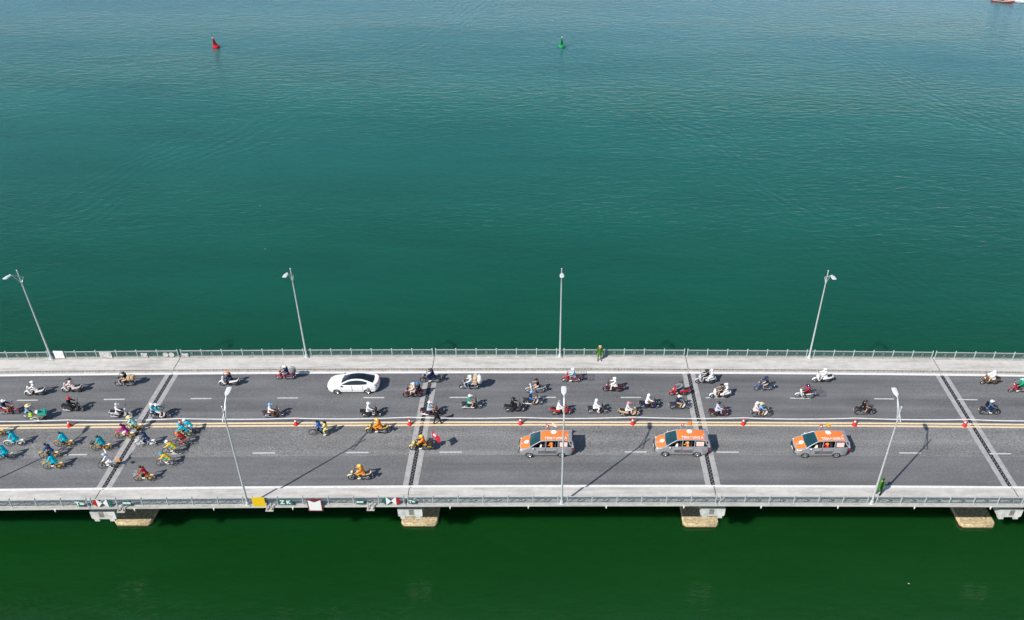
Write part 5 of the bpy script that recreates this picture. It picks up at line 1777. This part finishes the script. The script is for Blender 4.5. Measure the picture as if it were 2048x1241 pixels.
# ------------------------------------------------------------------ buoys, boats, flotsam
def buoy(x, y, col, dark, label, tilt):
    b = thing('buoy', label, 'buoy', 'channel buoys', (x, y, WATER_Z - .05))
    b.rotation_euler = (R(2), R(tilt), .5)
    m = mat('buoy_' + label.split()[0], col, .45, var=.18, scale=5)
    m2 = mat('buoy_dark_' + label.split()[0], dark, .5, var=.2, scale=5)
    fl_ = obj('float', MB().lathe([(.55, -.6), (.78, -.1), (.80, .42), (.74, .55), (.30, .60)], n=20), m, b)
    obj('waterline_band', MB().lathe([(.785, -.12), (.815, .10), (.812, .14)], n=20), m2, fl_)
    tw = MB()
    for k in range(4):
        a = PI / 2 * k + .4
        tw.tube([(.48 * math.cos(a), .48 * math.sin(a), .56), (.13 * math.cos(a), .13 * math.sin(a), 2.25)], .04, 5)
    for z, q in ((1.1, .36), (1.65, .25), (2.2, .14)):
        tw.torus((0, 0, z), q, .025, 12, 4, axis='z')
    obj('tower', tw, m, b)
    obj('daymark', MB().loft([[Vector((px, yy, pz)) for px, pz in ((-.34, .75), (.34, .75), (.16, 1.95), (-.16, 1.95))] for yy in (-.015, .015)]).loft([[Vector((yy, px, pz)) for px, pz in ((-.34, .75), (.34, .75), (.16, 1.95), (-.16, 1.95))] for yy in (-.015, .015)]), m2, b)
    obj('lantern', MB().lathe([(.10, 2.25), (.12, 2.30), (.12, 2.48), (.07, 2.56)], n=10), mat('lantern_white', (.7, .72, .7), .3), b)
    obj('top_mark', MB().tube([(0, 0, 2.55), (0, 0, 2.75)], .02, 5).lathe([(.16, 2.72), (.01, 3.0)], n=10), m2, b)


buoy(-37.5, 131.0, (.55, .012, .02), (.13, .006, .012), 'red lattice channel buoy floating on the water', -9)
buoy(39.06, 135.8, (.01, .30, .10), (.006, .07, .045), 'green lattice channel buoy floating on the water', 2)


def boat(x, y, rz, label, hull, trim, deck, L=5.0, cabin=True):
    b = thing('boat', label, 'boat', 'moored boats', (x, y, WATER_Z - .12), rz)
    rings = []
    for u, wd, zk, zg in ((-1, .55, .0, .62), (-.6, .72, -.1, .56), (0, .78, -.12, .58), (.5, .62, -.08, .72), (.85, .28, .1, .95), (1.0, .04, .4, 1.08)):
        xx = u * L / 2
        rings.append([Vector((xx, -wd, zg)), Vector((xx, -wd * .85, (zg + zk) / 2)), Vector((xx, 0, zk)), Vector((xx, wd * .85, (zg + zk) / 2)), Vector((xx, wd, zg)), Vector((xx, wd * .85, zg - .02)), Vector((xx, 0, zg - .25)), Vector((xx, -wd * .85, zg - .02))])
    obj('hull', MB().loft(rings), hull, b)
    for s in (-1, 1):
        obj('gunwale', MB().tube([(u * L / 2, s * wd, zg + .02) for u, wd, zg in ((-1, .56, .62), (-.6, .73, .56), (0, .79, .58), (.5, .63, .72), (.85, .29, .95), (1, .04, 1.08))], .05, 6), trim, b)
    obj('thwart', MB().box((.3, 0, .52), (.25, 1.3, .05)), deck, b)
    if cabin:
        obj('cabin', rounded_box((-.9, 0, .95), (1.5, 1.05, .8), .12), deck, b)
        obj('cabin_roof', rounded_box((-.9, 0, 1.42), (1.75, 1.25, .1), .04), trim, b)


boat(163.4, 185.2, R(-24), 'long wooden boat with red and white hull on the water', mat('boat_red', (.38, .06, .04), .6, var=.25, scale=4), mat('boat_trim_white', (.75, .72, .70), .5, var=.1), mat('boat_teal', (.02, .12, .11), .6, var=.2), 6.0)
boat(168.0, 185.6, R(165), 'white boat with dark keel moored next to the red one', mat('boat_white', (.78, .78, .80), .45, var=.08), mat('boat_white_trim', (.74, .75, .77), .5), mat('boat_white_deck', (.76, .76, .78), .5), 4.6, False)
LIT = [(28.8, 88.0, 'white scrap of foam floating between the two channel buoys'), (-6.4, 54.6, 'white scrap floating off the bridge, larger of a pair'), (-2.1, 41.8, 'white scrap floating closest to the seaward railing'),
       (-1.4, 98.3, 'pale scrap floating nearest the red buoy'), (66.6, -13.3, 'tiny white scrap floating before the bridge by the guard')]
for lx, ly, lbl in LIT:
    f = thing('floating_litter', lbl, 'litter', 'scraps afloat', (lx, ly, WATER_Z - .02), random.uniform(0, 3))
    obj('scrap', MB().ell((0, 0, .01), (.08, .05, .03), 7, 4).ell((.06, .02, .01), (.04, .03, .03), 6, 4), SACK, f)
